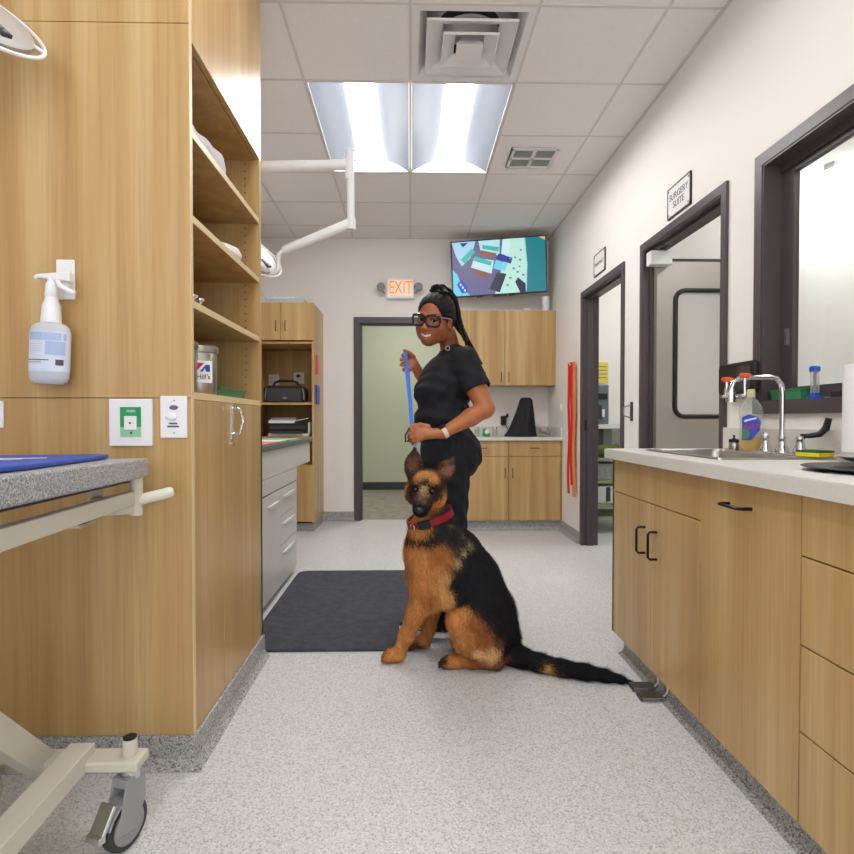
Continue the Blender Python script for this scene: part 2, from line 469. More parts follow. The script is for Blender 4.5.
for (ya, yb) in ((YB - PJ, YB + .02), (YB + .10, YB + .134)):
    b.box(x0 - FR - .02, x0, ya, yb, 0, 2.135 + FR + .015); b.box(x1, x1 + FR + .02, ya, yb, 0, 2.135 + FR + .015); b.box(x0, x1, ya, yb, 2.135, 2.135 + FR + .015)
b.box(x0 - .004, x0 + .006, YB - PJ + .004, YB + .13, 0, 2.135); b.box(x1 - .006, x1 + .004, YB - PJ + .004, YB + .13, 0, 2.135)
b.box(x0, x1, YB - PJ + .004, YB + .13, 2.129, 2.139)
b.box(x0 + .006, x0 + .022, YB + .03, YB + .085, 0, 2.13); b.box(x1 - .022, x1 - .006, YB + .03, YB + .085, 0, 2.13); b.box(x0, x1, YB + .03, YB + .085, 2.113, 2.129)
d1 = struct(b.build('door_1', 'frame', origin=(-.08, YB, 0)))

# steel surgery door, swung open
M['steel_door'] = mat('stainless_door', 'aaa59c', .40, metal=.7, vary=.06, vscale=2.5)
yd = 3.555; xh = XR + .05
b = B()
wx0, wx1, wz0, wz1 = xh + .125, xh + .72, 1.12, 1.895
for (a0, a1, c0, c1) in ((xh, wx0, .01, 2.10), (wx1, xh + .86, .01, 2.10), (wx0, wx1, .01, wz0), (wx0, wx1, wz1, 2.10)):
    b.box(a0, a1, yd, yd + .045, c0, c1)
b.build('door_panel', 'steel_door', d3)
g = B(); pl = [(x, z) for x, z in rrect(wx0 - .008, wx1 + .008, wz0 - .008, wz1 + .008, .06)]
g.tube([(x, yd - .004, z) for x, z in pl], .014, 10, closed=True)
g.build('window_gasket', 'black', d3, smooth=True)
M['frost'] = mat('pale_door_glass', 'cfcec8', .25, spec=.6)
B().prism(rrect(wx0 - .005, wx1 + .005, wz0 - .005, wz1 + .005, .055), yd + .006, yd + .014, 'y').build('door_glass', 'frost', d3)
b = B(); b.box(xh - .002, xh + .88, yd - .004, yd, 2.085, 2.10); b.build('top_channel', 'dgrey', d3)
c0 = W(653, 247, 3.45); c1 = W(675, 263, 3.45)
b = B(); b.box(c0.x, c1.x, 3.48, 3.55, c1.z, c0.z - .01); b.build('closer_box', 'white2', d3, bevel=.006)
b = B(); b.bar((c0.x + .04, 3.47, 2.14), (c0.x + .12, 3.42, 2.16), .03, .012); b.cyl((c0.x + .05, 3.5, c0.z - .02), (c0.x + .05, 3.5, 2.16), .012)
b.build('closer_arm', 'dgrey', d3)

# pass-through window
w1 = sempty('window_1', (XR + .06, (WN[0] + WN[1]) / 2, WN[2]))
y0, y1, z0, z1 = WN
b = B()
for (a, c, e, f) in ((y0 - .05, y0, z0 - .05, z1 + .05), (y1, y1 + .05, z0 - .05, z1 + .05), (y0, y1, z1, z1 + .05), (y0, y1, z0 - .05, z0)):
    b.box(XR - .016, XR + .01, a, c, e, f); b.box(XR + .11, XR + .136, a, c, e, f)
b.box(XR - .012, XR + .132, y0 - .004, y0 + .008, z0, z1); b.box(XR - .012, XR + .132, y1 - .008, y1 + .004, z0, z1)
b.box(XR - .012, XR + .132, y0, y1, z1 - .008, z1 + .004); b.box(XR - .012, XR + .132, y0, y1, z0 - .004, z0 + .006)
b.build('window_frame', 'frame', w1)
b = B(); b.box(XR + .055, XR + .06, y0, y1, z1 - .04, z1 - .008); b.box(XR + .095, XR + .10, y0, y1, z1 - .04, z1 - .008); b.box(XR + .055, XR + .1, y0, y1, z0 + .006, z0 + .010)
b.build('track', 'frame', w1)
b = B()
yl, yh = y0 + .75, y1 - .01
b.box(XR + .066, XR + .09, yh - .075, yh, z0 + .012, z1 - .03); b.box(XR + .066, XR + .09, yl, yl + .075, z0 + .012, z1 - .03)
b.box(XR + .0665, XR + .0895, yl + .074, yh - .074, z0 + .0125, z0 + .06); b.box(XR + .0665, XR + .0895, yl + .074, yh - .074, z1 - .06, z1 - .0305)
b.build('sliding_sash', 'frame', w1)
B().box(XR + .061, XR + .067, yh - .045, yh - .030, 1.40, 1.47).build('finger_pull', 'chrome', w1)
b = B(); b.box(XR + .0555, XR + .0595, yh - .095, yh - .088, z0, z1 - .02)
glass = bpy.data.materials.new('window_glass'); glass.use_nodes = True
n = glass.node_tree.nodes; l = glass.node_tree.links
for x in list(n): n.remove(x)
o = n.new('ShaderNodeOutputMaterial'); tr = n.new('ShaderNodeBsdfTransparent'); gl = n.new('ShaderNodeBsdfGlossy'); mx = n.new('ShaderNodeMixShader'); fr = n.new('ShaderNodeLayerWeight')
tr.inputs[0].default_value = (.95, .97, .96, 1); gl.inputs['Roughness'].default_value = .02; fr.inputs[0].default_value = .12
l.new(fr.outputs['Fresnel'], mx.inputs[0]); l.new(tr.outputs[0], mx.inputs[1]); l.new(gl.outputs[0], mx.inputs[2]); l.new(mx.outputs[0], o.inputs[0])
M['glass'] = glass
def clearmat(name, tint, refl=.12):
    m = bpy.data.materials.new(name); m.use_nodes = True; n = m.node_tree.nodes; l = m.node_tree.links
    for x in list(n): n.remove(x)
    o = n.new('ShaderNodeOutputMaterial'); tr = n.new('ShaderNodeBsdfTransparent'); df = n.new('ShaderNodeBsdfPrincipled'); mx = n.new('ShaderNodeMixShader'); fr = n.new('ShaderNodeLayerWeight')
    tr.inputs[0].default_value = (*lin(tint), 1); df.inputs['Base Color'].default_value = (*lin(tint), 1); df.inputs['Roughness'].default_value = .08; df.inputs['Specular IOR Level'].default_value = .8
    fr.inputs[0].default_value = refl
    mr = n.new('ShaderNodeMapRange'); mr.inputs['To Min'].default_value = .12; mr.inputs['To Max'].default_value = .9
    l.new(fr.outputs['Facing'], mr.inputs['Value'])
    l.new(mr.outputs[0], mx.inputs[0]); l.new(tr.outputs[0], mx.inputs[1]); l.new(df.outputs[0], mx.inputs[2]); l.new(mx.outputs[0], o.inputs[0])
    return m
B().box(XR + .077, XR + .080, yl + .07, yh - .07, z0 + .05, z1 - .05).build('glass_pane', 'glass', w1)

# baseboards (flash cove)
def cove(name, pts, parent=None):
    """cove strip following a path; pts = [(x,y)], room on the left of travel"""
    b = B()
    prof = [(.002, .10), (.010, .098), (.012, .03), (.02, .012), (.035, .002), (.0, .0)]
    for (p, q) in zip(pts[:-1], pts[1:]):
        p = Vector((*p, 0)); q = Vector((*q, 0)); d = (q - p).normalized(); nn = Vector((-d.y, d.x, 0))
        vs = [p + nn * a + Vector((0, 0, z)) for a, z in prof] + [q + nn * a + Vector((0, 0, z)) for a, z in prof]
        k = len(prof)
        b.add(vs, [tuple(range(k)), tuple(range(k, 2 * k))[::-1]] + [(i, (i + 1) % k, k + (i + 1) % k, k + i) for i in range(k)])
    return b.build(name, 'cove', parent)
struct(cove('baseboard_back', [(D1[0] - .06, YB), (-.93, YB)]))
struct(cove('baseboard_right', [(XR, D2[1] + .05), (XR, 5.56)]))
struct(cove('baseboard_right', [(XR, D3[1] + .05), (XR, D2[0] - .05)]))

# sky fill, added to brighten the room through the made-up opening behind the camera
w = bpy.data.worlds.new('added_fill_sky'); scene.world = w; w.use_nodes = True
w.node_tree.nodes['Background'].inputs[0].default_value = (.93, .96, 1, 1)
w.node_tree.nodes['Background'].inputs[1].default_value = 1.7
vs_ = scene.view_settings
vs_.view_transform = 'Standard'; vs_.look = 'None'; vs_.gamma = 1; vs_.use_curve_mapping = False; vs_.exposure = 1.05
# ------------------------------------------------------------------ handles
def pull(b, p, along, out, L, r=.0045, o=.03, bow=0):
    """bent-wire pull: centre p, axis along, projecting out"""
    p = Vector(p); a = Vector(along); n = Vector(out); h = L / 2
    pts = [p - a * h, p - a * h + n * (o - .008), p - a * (h - .008) + n * o]
    if bow: pts.append(p + n * (o + bow))
    pts += [p + a * (h - .008) + n * o, p + a * h + n * (o - .008), p + a * h]
    b.tube(pts, r, 8)
    return b
Xa = Vector((1, 0, 0)); Ya = Vector((0, 1, 0)); Za = Vector((0, 0, 1))

# ------------------------------------------------------------------ tall shelving cabinet at left
t = thing('storage_cabinet', 'floor-to-ceiling light oak cabinet with open shelves filling the left side', 'cabinet', (-1.14, 2.2, 0))
yN, yF2 = 1.787, 2.63; xf = -.68
for (a, c) in ((.1, 1.157), (1.159, 2.309), (2.311, 3.03)):
    B().box(-1.585, xf, yN, yN + .022, a, c).build('side_panel', 'wood', t, bevel=.0015)
B().box(-1.58, xf - .012, yN + .022, yN + .024, .1, 3.03).build('panel_backing', 'gap', t)
B().box(xf - .0005, xf + .0008, yN + .0005, yN + .0215, .1, 3.03).build('edge_band', 'edge', t)
b = B(); b.box(-1.25, xf, yF2 - .022, yF2, .1, 3.03)
for z in [1.22 + .032 * k for k in range(33)]: b.cyl((-.745, yF2 - .0215, z), (-.745, yF2 - .0235, z), .003, n=8, mi=1)
b.build('far_side_panel', ['wood', 'gap'], t)
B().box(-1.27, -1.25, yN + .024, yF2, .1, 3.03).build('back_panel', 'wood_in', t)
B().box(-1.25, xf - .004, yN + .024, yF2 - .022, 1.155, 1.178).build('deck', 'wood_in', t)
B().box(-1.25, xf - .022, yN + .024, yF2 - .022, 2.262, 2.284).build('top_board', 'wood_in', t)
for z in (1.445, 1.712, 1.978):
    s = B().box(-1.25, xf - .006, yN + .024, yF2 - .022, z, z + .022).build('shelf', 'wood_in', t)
    B().box(xf - .006, xf - .003, yN + .024, yF2 - .022, z, z + .022).build('shelf_edge', 'edge', s)
B().box(xf - .004, xf - .001, yN + .024, yF2 - .022, 1.155, 1.178).build('deck_edge', 'edge', t)
for (a, c) in ((yN + .024, 2.085), (2.089, yF2 - .001)):
    d = B().box(xf - .02, xf, a, c, .1, 1.153).build('door', 'wood', t, bevel=.0015)
b = B(); p = Vector((xf, 2.19, 1.085)); pull(b, p, Za, Xa, .10, .005, .032, .012)
b.box(xf, xf + .003, 2.18, 2.20, 1.015, 1.15); b.cyl((xf, 2.19, 1.0), (xf + .006, 2.19, 1.0), .008, n=12)
b.build('handle', 'chrome', d, smooth=True)
B().box(xf - .02, xf + .001, yN + .023, yF2, 2.266, 3.03).build('upper_door', 'wood', t, bevel=.0015)
B().box(-1.58, xf - .02, yN + .03, yF2, 0, .1).build('plinth', 'cove', t)
o = cove('cove_base', [(xf - .005, yF2), (xf - .005, yN + .004), (-1.585, yN + .004)][::1], t) if False else None
b = B()
cprof = [(.0, .10), (.008, .098), (.010, .03), (.018, .012), (.032, .001), (.0, .0)]
def coveseg(b, p, q, nn0, nn1):
    vs = [Vector((p[0] + nn0[0] * a, p[1] + nn0[1] * a, z)) for a, z in cprof] + [Vector((q[0] + nn1[0] * a, q[1] + nn1[1] * a, z)) for a, z in cprof]
    k = len(cprof)
    b.add(vs, [tuple(range(k)), tuple(range(k, 2 * k))[::-1]] + [(i, (i + 1) % k, k + (i + 1) % k, k + i) for i in range(k)])
coveseg(b, (-1.585, yN), (xf, yN), (0, -1), (1, -1)); coveseg(b, (xf, yN), (xf, yF2), (1, -1), (1, 0))
b.build('cove_base', 'cove', t)

# things on its shelves
M['cloth'] = mat('grey_white_cloth', 'c9c4c8', .9, bump=.4, bscale=60)
M['cloth2'] = mat('white_cloth', 'e4e2e0', .9, bump=.4, bscale=60)
b = B()
N = 18; prof = [(0, 0), (.0, .05), (.03, .075), (.12, .06), (.25, .045), (.25, .0)]
pts = []
for i in range(N + 1):
    a = i / N; y = 1.83 + a * .47
    h = float(np.interp(y, [1.8, 1.96, 2.175, 2.265, 2.29, 2.31], [.045, .07, .108, .086, .05, .004])) + .002 * math.sin(a * 23)
    x1 = -.70 - .02 * (1 - min(1, (1 - a) * 4)) + .004 * math.sin(a * 19)
    pts.append([(x1 - .42, 2.0), (x1 - .42, 2.0 + h * .8), (x1 - .2, 2.0 + h), (x1 - .05, 2.0 + h), (x1 - .008, 2.0 + h * .8), (x1, 2.0 + h * .4), (x1 - .006, 2.0)])
vs = [(x, 1.83 + i / N * .47, z + .001) for i, row in enumerate(pts) for x, z in row]; k = 7
fs = [(i * k + j, i * k + (j + 1) % k, (i + 1) * k + (j + 1) % k, (i + 1) * k + j) for i in range(N) for j in range(k)] + [tuple(range(k)), tuple(N * k + j for j in range(k))]
b.add(vs, fs)
tag(b.build('folded_blanket', 'cloth', smooth=True), 'folded grey-white blanket lying on the top open shelf of the tall cabinet', 'blanket')
b = B(); b.lathe([(.08, .0), (.10, .01), (.107, .03), (.095, .052), (.06, .068), (.01, .074)], (-.795, 2.35, 1.735), 24)
tag(b.build('folded_towel', 'cloth2', smooth=True, bevel=.008), 'small rounded white towel on the second open shelf from the top', 'towel')
for k in range(2):
    b = B(); c = Vector((-.715, 1.90 + .06 * k, 1.468)); b.lathe([(.012, 0), (.014, .004), (.006, .008), (.006, .02), (.016, .028), (.016, .034)], c, 14)
    o = tag(b.build('steel_clip', 'chrome', smooth=True), ['small steel cap on the third open shelf, nearer the camera', 'small steel cap on the third open shelf, farther one'][k], 'cap', 'steel caps on the third shelf')
M['can'] = mat('metal_canister', 'b7b1a8', .28, metal=.9)
M['clear'] = clearmat('clear_plastic', 'f0f2f0', .25)
def canister(x, y, r, h, label):
    t = thing('canister', label, 'canister', (x, y, 1.179), 'metal canisters on the bottom open shelf')
    B().lathe([(r * .96, 0), (r, .006), (r, h - .03), (r * .97, h - .025)], (x, y, 1.179), 32).build('body', 'can', t, smooth=True)
    b = B(); b.lathe([(r * 1.06, h - .028), (r * 1.09, h - .02), (r * 1.09, h - .006), (r * .9, h), (.0, h)], (x, y, 1.179), 32, cap=False); b.build('lid', 'can', t, smooth=True)
    b = B(); d = Vector((.3, -1, 0)).normalized()
    b.tube([Vector((x, y, 1.179 + h - .06)) + d * (r + .002), Vector((x, y, 1.179 + h - .03)) + d * (r + .012), Vector((x, y, 1.179 + h - .012)) + d * (r + .008)], .003, 6); b.build('clasp', 'chrome', t)
    return t
t = canister(-.752, 2.045, .062, .175, 'metal canister with a square food logo sticker on the bottom open shelf')
lc = Vector((-.752, 2.045, 1.179)); dn = Vector((.55, -.85, 0)).normalized(); rt = Vector((-dn.y, dn.x, 0))
M['blue'] = mat('blue_print', '1f4fa8', .5); M['red'] = mat('red_print', 'd42a30', .5); M['paper'] = mat('white_paper', 'f0f0ee', .6)
c = lc + dn * .067 + Za * .078
B().obox(c, rt, Za, dn, .030, .038, .003).build('sticker', 'paper', t)
b = B(); q = c + dn * .004; b.add([q + rt * -.022 + Za * .002, q + rt * -.022 + Za * .030, q + rt * .004 + Za * .030], [(0, 1, 2)]); b.build('logo_red', 'red', t)
b = B(); b.add([q + rt * -.012 + Za * .0, q + rt * .008 + Za * .024, q + rt * .022 + Za * .024, q + rt * .022 + Za * .0, q + rt * .010, q + rt * .004 + Za * .012, q + rt * -.002], [(0, 1, 5, 6), (1, 2, 3, 4, 5)]); b.build('logo_blue', 'blue', t)
text("Hill's", .024, c + dn * .003 - Za * .018, rt, Za, 'dgrey', t)
canister(-.765, 1.895, .060, .172, 'plain metal canister beside the logo canister, nearest the front panel')
M['gtray'] = mat('green_plastic', '3f8f5f', .35)
def tray(x0, x1, y0, y1, z, h, m, name, label, cat='tray', tp=.008):
    b = B(); w = .003
    o = [(x0 + tp, y0 + tp, z), (x1 - tp, y0 + tp, z), (x1 - tp, y1 - tp, z), (x0 + tp, y1 - tp, z), (x0, y0, z + h), (x1, y0, z + h), (x1, y1, z + h), (x0, y1, z + h)]
    i = [(x0 + tp + w, y0 + tp + w, z + w), (x1 - tp - w, y0 + tp + w, z + w), (x1 - tp - w, y1 - tp - w, z + w), (x0 + tp + w, y1 - tp - w, z + w), (x0 + w, y0 + w, z + h), (x1 - w, y0 + w, z + h), (x1 - w, y1 - w, z + h), (x0 + w, y1 - w, z + h)]
    fs = [(3, 2, 1, 0)] + [(k, (k + 1) % 4, 4 + (k + 1) % 4, 4 + k) for k in range(4)] + [(8, 9, 10, 11)] + [(8 + k, 12 + k, 12 + (k + 1) % 4, 8 + (k + 1) % 4) for k in range(4)] + [(4 + k, 4 + (k + 1) % 4, 12 + (k + 1) % 4, 12 + k) for k in range(4)]
    b.add(o + i, fs)
    b.box(x0 - .005, x1 + .005, y0 - .005, y0 + .001, z + h - .004, z + h); b.box(x0 - .005, x1 + .005, y1 - .001, y1 + .005, z + h - .004, z + h)
    b.box(x0 - .005, x0 + .001, y0, y1, z + h - .004, z + h); b.box(x1 - .001, x1 + .005, y0, y1, z + h - .004, z + h)
    return tag(b.build(name, m), label, cat)
tray(-.86, -.715, 2.15, 2.50, 1.179, .036, 'gtray', 'green_tray', 'low green plastic tray on the bottom open shelf right of the canisters')

# ------------------------------------------------------------------ fittings on the near side of that cabinet
yp = yN
t = thing('bottle_hook', 'white wall hook plate holding the spray bottle on the oak panel', 'hook', W(66, 300, yp))
a = W(57, 260, yp); c = W(76, 300, yp)
B().box(a.x, c.x, yp - .008, yp, c.z, a.z).build('plate', 'white', t, bevel=.004, seg=3)
b = B(); m_ = W(68, 287, yp); b.tube([m_ + Vector((.0, -.006, .0)), m_ + Vector((0, -.05, -.012)), m_ + Vector((0, -.062, .01))], .007, 10); b.build('hook', 'white', t, smooth=True)
M['bottle'] = mat('translucent_bottle', 'dfe4ea', .3, trans=.25, ior=1.3)
M['pale_blue'] = mat('pale_blue_label', 'aebfe0', .5); M['pale'] = mat('pale_label', 'd8e0ee', .5)
ys = yp - .052
c = W(49, 384, ys)
t = thing('spray_bottle', 'white trigger spray bottle with pale blue label hanging on the oak panel', 'bottle', c)
mpx = ys / 569.33
tilt = Matrix.Rotation(math.radians(2.5), 3, 'Y')
prof = [(.0, 0), (.044, 0), (.052, .006), (.056, .02), (.0565, .155), (.053, .170), (.040, .180), (.028, .184)]
prof = [(r, z) for r, z in prof]
Rf = tilt @ Matrix.Diagonal((1, .68, 1))
B().lathe(prof[1:], c, 32, R=Rf).build('bottle_body', 'bottle', t, smooth=True)
B().lathe([(.0575, .035), (.0575, .155)], c, 32, R=Rf, cap=False).build('label', 'pale', t, smooth=True)
def strip(x0, x1, z0, z1, nm, m):
    b = B(); n_ = 8; vs = []
    for k in range(n_ + 1):
        x = x0 + (x1 - x0) * k / n_
        yy = -.68 * math.sqrt(max(0, .0582 ** 2 - x * x)) - .0006
        for z in (z0, z1): vs.append(c + tilt @ Vector((x, yy, z)))
    b.add(vs, [(2 * k, 2 * k + 2, 2 * k + 3, 2 * k + 1) for k in range(n_)]); b.build(nm, m, t)
strip(-.055, .055, .128, .150, 'label_band', 'pale_blue'); strip(.01, .054, .085, .125, 'label_panel', 'pale_blue')
M['ink'] = mat('dark_ink', '52565e', .6)
for z in (.115, .108, .101, .094): strip(-.04, -.0, z, z + .0015, 'label_line', 'pale_blue')
strip(-.05, .02, .068, .0705, 'label_text', 'ink'); strip(-.05, .0, .061, .0625, 'label_text', 'ink'); strip(.036, .052, .055, .072, 'label_block', 'ink')
b = B(); b.lathe([(.028, .182), (.0245, .235), (.0185, .250), (.0175, .262), (.019, .264), (.017, .30), (.013, .306)], c, 24, R=tilt); b.build('collar', 'white', t, smooth=True)
b = B(); h = c + tilt @ Vector((0, 0, .30))
b.add([h + Vector(v) for v in [(-.040, -.011, .028), (.058, -.014, .034), (.058, -.014, .004), (-.040, -.011, .016), (-.040, .011, .028), (.058, .014, .034), (.058, .014, .004), (-.040, .011, .016)]], [(0, 1, 2, 3), (7, 6, 5, 4), (0, 4, 5, 1), (1, 5, 6, 2), (2, 6, 7, 3), (3, 7, 4, 0)])
b.cyl(h + Vector((-.040, 0, .022)), h + Vector((-.052, 0, .016)), .009, .006, 12); b.cyl(h, h + Vector((0, 0, .02)), .013, n=14)
b.build('spray_head', 'white', t, smooth=False, bevel=.004)
b = B(); b.tube([h + Vector(v) for v in [(.018, -.004, .008), (.030, -.008, -.008), (.052, -.008, -.022), (.072, -.008, -.030)]], [.009, .009, .008, .006], 10); b.build('trigger', 'white', t, smooth=True)
# door release switch
def plate(name, label, cat, x0, y0, x1, y1, Y, parts=None, group=None, th=.008, m='white'):
    a = W(x0, y0, Y); c = W(x1, y1, Y)
    t = thing(name, label, cat, ((a.x + c.x) / 2, Y, c.z), group)
    B().box(a.x, c.x, Y - th, Y - .0005, c.z, a.z).build('plate', m, t, bevel=.003, seg=3)
    return t
t = plate('push_switch', 'white square push plate with green label on the oak panel', 'switch', 111, 399, 154, 446, yp, th=.014)
M['green_print'] = mat('green_print', '2a9a57', .5); M['green_pale'] = mat('green_print_pale', '96cfa6', .5)
a = W(120, 407, yp - .015); c = W(141, 427, yp - .015); e = W(141, 437, yp - .015)
B().box(a.x, c.x, yp - .0155, yp - .0142, c.z, a.z).build('label_green', 'green_print', t)
B().box(a.x, c.x, yp - .0155, yp - .0142, e.z, c.z).build('label_pale', 'green_pale', t)
a = W(124.5, 416, yp - .016); c = W(137, 430, yp - .016)
bb = B().box(a.x, c.x, yp - .021, yp - .0155, c.z, a.z).build('button', 'white', t, bevel=.002)
B().cyl(((a.x + c.x) / 2, yp - .0215, (a.z + c.z) / 2), ((a.x + c.x) / 2, yp - .0205, (a.z + c.z) / 2), .0035, n=14).build('keyhole', 'dgrey', bb)
p = W(131, 433, yp - .016); B().cyl((p.x, yp - .0165, p.z), (p.x, yp - .015, p.z), .0035, n=12).build('indicator', 'dgrey', t)
text('PUSH', .011, W(131, 411.2, yp - .0158), Xa, Za, 'white', t, off=.0)
t = plate('paddle_switch', 'white rectangular control plate with oval button right of the green push plate', 'switch', 161, 396, 188, 438, yp)
p = W(173.5, 407.5, yp - .009)
B().ell((p.x, yp - .008, p.z), (.014, .002, .0075), 18).build('oval_mark', mat('violet_print', '6c6486', .5), t)
p = W(171.5, 417, yp - .009); B().ell((p.x, yp - .010, p.z), (.018, .008, .012), 18).build('oval_button', 'white', t, smooth=True)
for yy, ww in ((423.5, .013), (426.5, .018)):
    p = W(173, yy, yp - .009); B().box(p.x - ww, p.x + ww, yp - .0088, yp - .008, p.z - .0025, p.z + .0025).build('text_mark', 'ink', t)
b = B()
for yy in (400.5, 433):
    p = W(174, yy, yp - .009); b.cyl((p.x, yp - .0095, p.z), (p.x, yp - .008, p.z), .0025, n=10)
b.build('screws', 'grey', t)
t = plate('wall_plate', 'plain white switch plate cut by the left edge above the exam table', 'switch', -16, 401, 5, 428, yp)

# ------------------------------------------------------------------ grey island unit behind it
M['unit'] = mat('pale_grey_unit', 'd0cec9', .35)
M['unit_edge'] = speckle('green_grey_top', '5f6b5e', [(0, '4c574b'), (.5, '6d786b'), (.9, '8c9488')], 300, .4, .8)
t = thing('treatment_cabinet', 'pale grey drawer cabinet with overhanging top behind the tall oak cabinet', 'cabinet', (-1.1, 3.4, 0))
xu = -.81
B().box(-1.45, xu - .02, 2.66, 4.08, .03, .66).build('carcass', 'unit', t)
B().box(-1.42, xu - .06, 2.70, 4.04, 0, .03).build('base', 'dgrey', t)
B().box(-1.45, xu, 2.66, 4.62, .755, .915).build('apron', 'unit', t, bevel=.004)
B().box(-1.45, xu, 2.66, 4.085, .665, .753).build('sink_front', 'unit', t, bevel=.002)
B().box(-1.46, xu + .015, 2.65, 4.64, .915, .945).build('top', 'unit_edge', t, bevel=.003)
def recess(parent, y0, y1, z):
    b = B(); n_ = 10
    vs = []
    for k in range(n_ + 1):
        y = y0 + (y1 - y0) * k / n_; s = math.sin(PI * k / n_) ** .4
        vs += [(xu + .001, y, z + .006 * s), (xu + .012 * s, y, z + .004 * s), (xu + .010 * s, y, z - .018 * s), (xu + .001, y, z - .026 * s)]
    b.add(vs, [(k * 4 + j, k * 4 + j + 1, (k + 1) * 4 + j + 1, (k + 1) * 4 + j) for k in range(n_) for j in range(3)])
    b.build('handle', 'white2', parent, smooth=True)
for (a, c) in ((2.665, 3.11), (3.115, 3.56)):
    d = B().box(xu - .02, xu, a, c, .05, .655).build('door', 'unit', t, bevel=.003); recess(d, a + .12, c - .03, .59)
for (a, c) in ((.485, .655), (.30, .48), (.05, .295)):
    d = B().box(xu - .02, xu, 3.565, 4.08, a, c).build('drawer', 'unit', t, bevel=.003); recess(d, 3.62, 4.02, c - .05)
# paper mats on the top
M['pink'] = mat('pink_paper', 'e3788e', .6); M['mint'] = mat('mint_paper', '9cc7a4', .6)
for (x0, x1, y0, y1, z, m, lb) in ((-1.35, -.84, 3.05, 3.7, .946, 'pink', 'pink paper sheet on the grey drawer cabinet'), (-1.3, -.86, 3.74, 3.98, .946, 'paper', 'white paper sheet on the grey drawer cabinet'), (-1.32, -.84, 4.02, 4.34, .946, 'mint', 'pale green sheet on the grey drawer cabinet nearest the printer')):
    tag(B().box(x0, x1, y0, y1, z, z + .004).build('paper_sheet', m), lb, 'paper')

# ------------------------------------------------------------------ tall cabinet in the back left corner
t = thing('tall_cabinet', 'light oak tall cabinet with open middle shelves in the back left corner', 'cabinet', (-1.24, 5.86, 0))
xa, xb, ya, yb = -1.56, -.932, 5.56, 6.15
B().box(xb - .022, xb, ya, yb, .08, 2.225).build('side_panel', 'wood', t, bevel=.0015)
B().box(xa, xa + .022, ya, yb, .08, 2.225).build('side_panel', 'wood', t, bevel=.0015)
B().box(xa + .022, xb - .022, yb - .02, yb, .08, 2.2).build('back_panel', 'wood_in', t)
B().box(xa + .022, xb - .022, ya + .02, yb - .02, 2.2, 2.225).build('top_board', 'wood', t)
for z in (1.83, 1.238, .905, .63): B().box(xa + .022, xb - .022, ya + .004, yb - .02, z, z + .022).build('shelf', 'wood_in', t)
xm = -1.247
for (a, c, hx) in ((xa + .002, xm - .002, xm - .045), (xm + .002, xb - .002, xm + .045)):
    d = B().box(a, c, ya - .02, ya, 1.862, 2.223).build('door', 'wood', t, bevel=.0015)
    pull(B(), (hx, ya - .02, 2.0), Za, -Ya, .09, .004, .025).build('handle', 'bronze', d)
    B().box(a, c, ya - .02, ya, .10, .645).build('door', 'wood', t, bevel=.0015)
B().box(xa, xb - .006, ya + .02, yb, 0, .08).build('plinth', 'cove', t)
# boom box
t = thing('boombox', 'black portable radio with carry handle on the tall corner cabinet shelf', 'radio', (-1.26, 5.72, 1.26))
a = W(265, 401, 5.72); c = W(307, 385, 5.72)
b = B()
pl = [(a.x + .02, 1.261), (c.x - .01, 1.261), (c.x, 1.28), (c.x - .005, 1.40), (c.x - .05, 1.43), (a.x + .05, 1.43), (a.x, 1.40), (a.x, 1.28)]
b.prism(pl, 5.66, 5.80, 'y'); b.build('body', 'black', t, bevel=.01, seg=3)
b = B(); b.prism([(a.x + .04, 1.275), (c.x - .05, 1.275), (c.x - .05, 1.40), (a.x + .04, 1.40)], 5.655, 5.66, 'y'); b.build('speaker_grille', 'dgrey', t, bevel=.004)
for s_, x in ((-1, a.x + .02), (1, c.x - .02)):
    B().tube([(x - s_ * .0, 5.656, 1.29), (x, 5.655, 1.34), (x - s_ * .012, 5.656, 1.405)], .005, 8).build('side_trim', 'grey', t, smooth=True)
xm_ = (a.x + c.x) / 2
B().tube([(xm_ - .13, 5.73, 1.42), (xm_ - .11, 5.73, 1.465), (xm_ - .06, 5.73, 1.48), (xm_ + .06, 5.73, 1.48), (xm_ + .11, 5.73, 1.465), (xm_ + .14, 5.73, 1.42)], .012, 10).build('handle', 'black', t, smooth=True)
B().box(xm_ - .02, xm_ + .02, 5.652, 5.6555, 1.30, 1.315).build('badge', 'grey', t)
def outlet(name, label, x, z, Y, double=False, plug=False, group=None):
    w = .055 if double else .036
    t = thing(name, label, 'outlet' if name == 'wall_outlet' else 'switch', (x, Y, z - .058), group)
    B().box(x - w, x + w, Y - .006, Y - .0003, z - .058, z + .058).build('plate', 'white', t, bevel=.002)
    for dx in ((-.023, .023) if double else (0,)):
        for dz in (-.022, .022):
            s = B().box(x + dx - .014, x + dx + .014, Y - .008, Y - .006, z + dz - .014, z + dz + .014).build('socket', 'offwhite', t, bevel=.003)
            b = B(); b.box(x + dx - .007, x + dx - .005, Y - .0085, Y - .0078, z + dz - .004, z + dz + .006); b.box(x + dx + .005, x + dx + .007, Y - .0085, Y - .0078, z + dz - .004, z + dz + .006); b.build('slots', 'dgrey', s)
    if plug: B().box(x - .02, x + .015, Y - .04, Y - .008, z + .005, z + .035).build('plug', 'black', t, bevel=.004)
    return t
p = W(274, 380, 6.13); outlet('wall_outlet', 'white outlet behind the left end of the black radio', p.x, p.z, 6.13, True)
p = W(299, 378, 6.13); outlet('wall_outlet', 'white outlet with a black plug behind the right end of the black radio', p.x, p.z, 6.13, True, True)
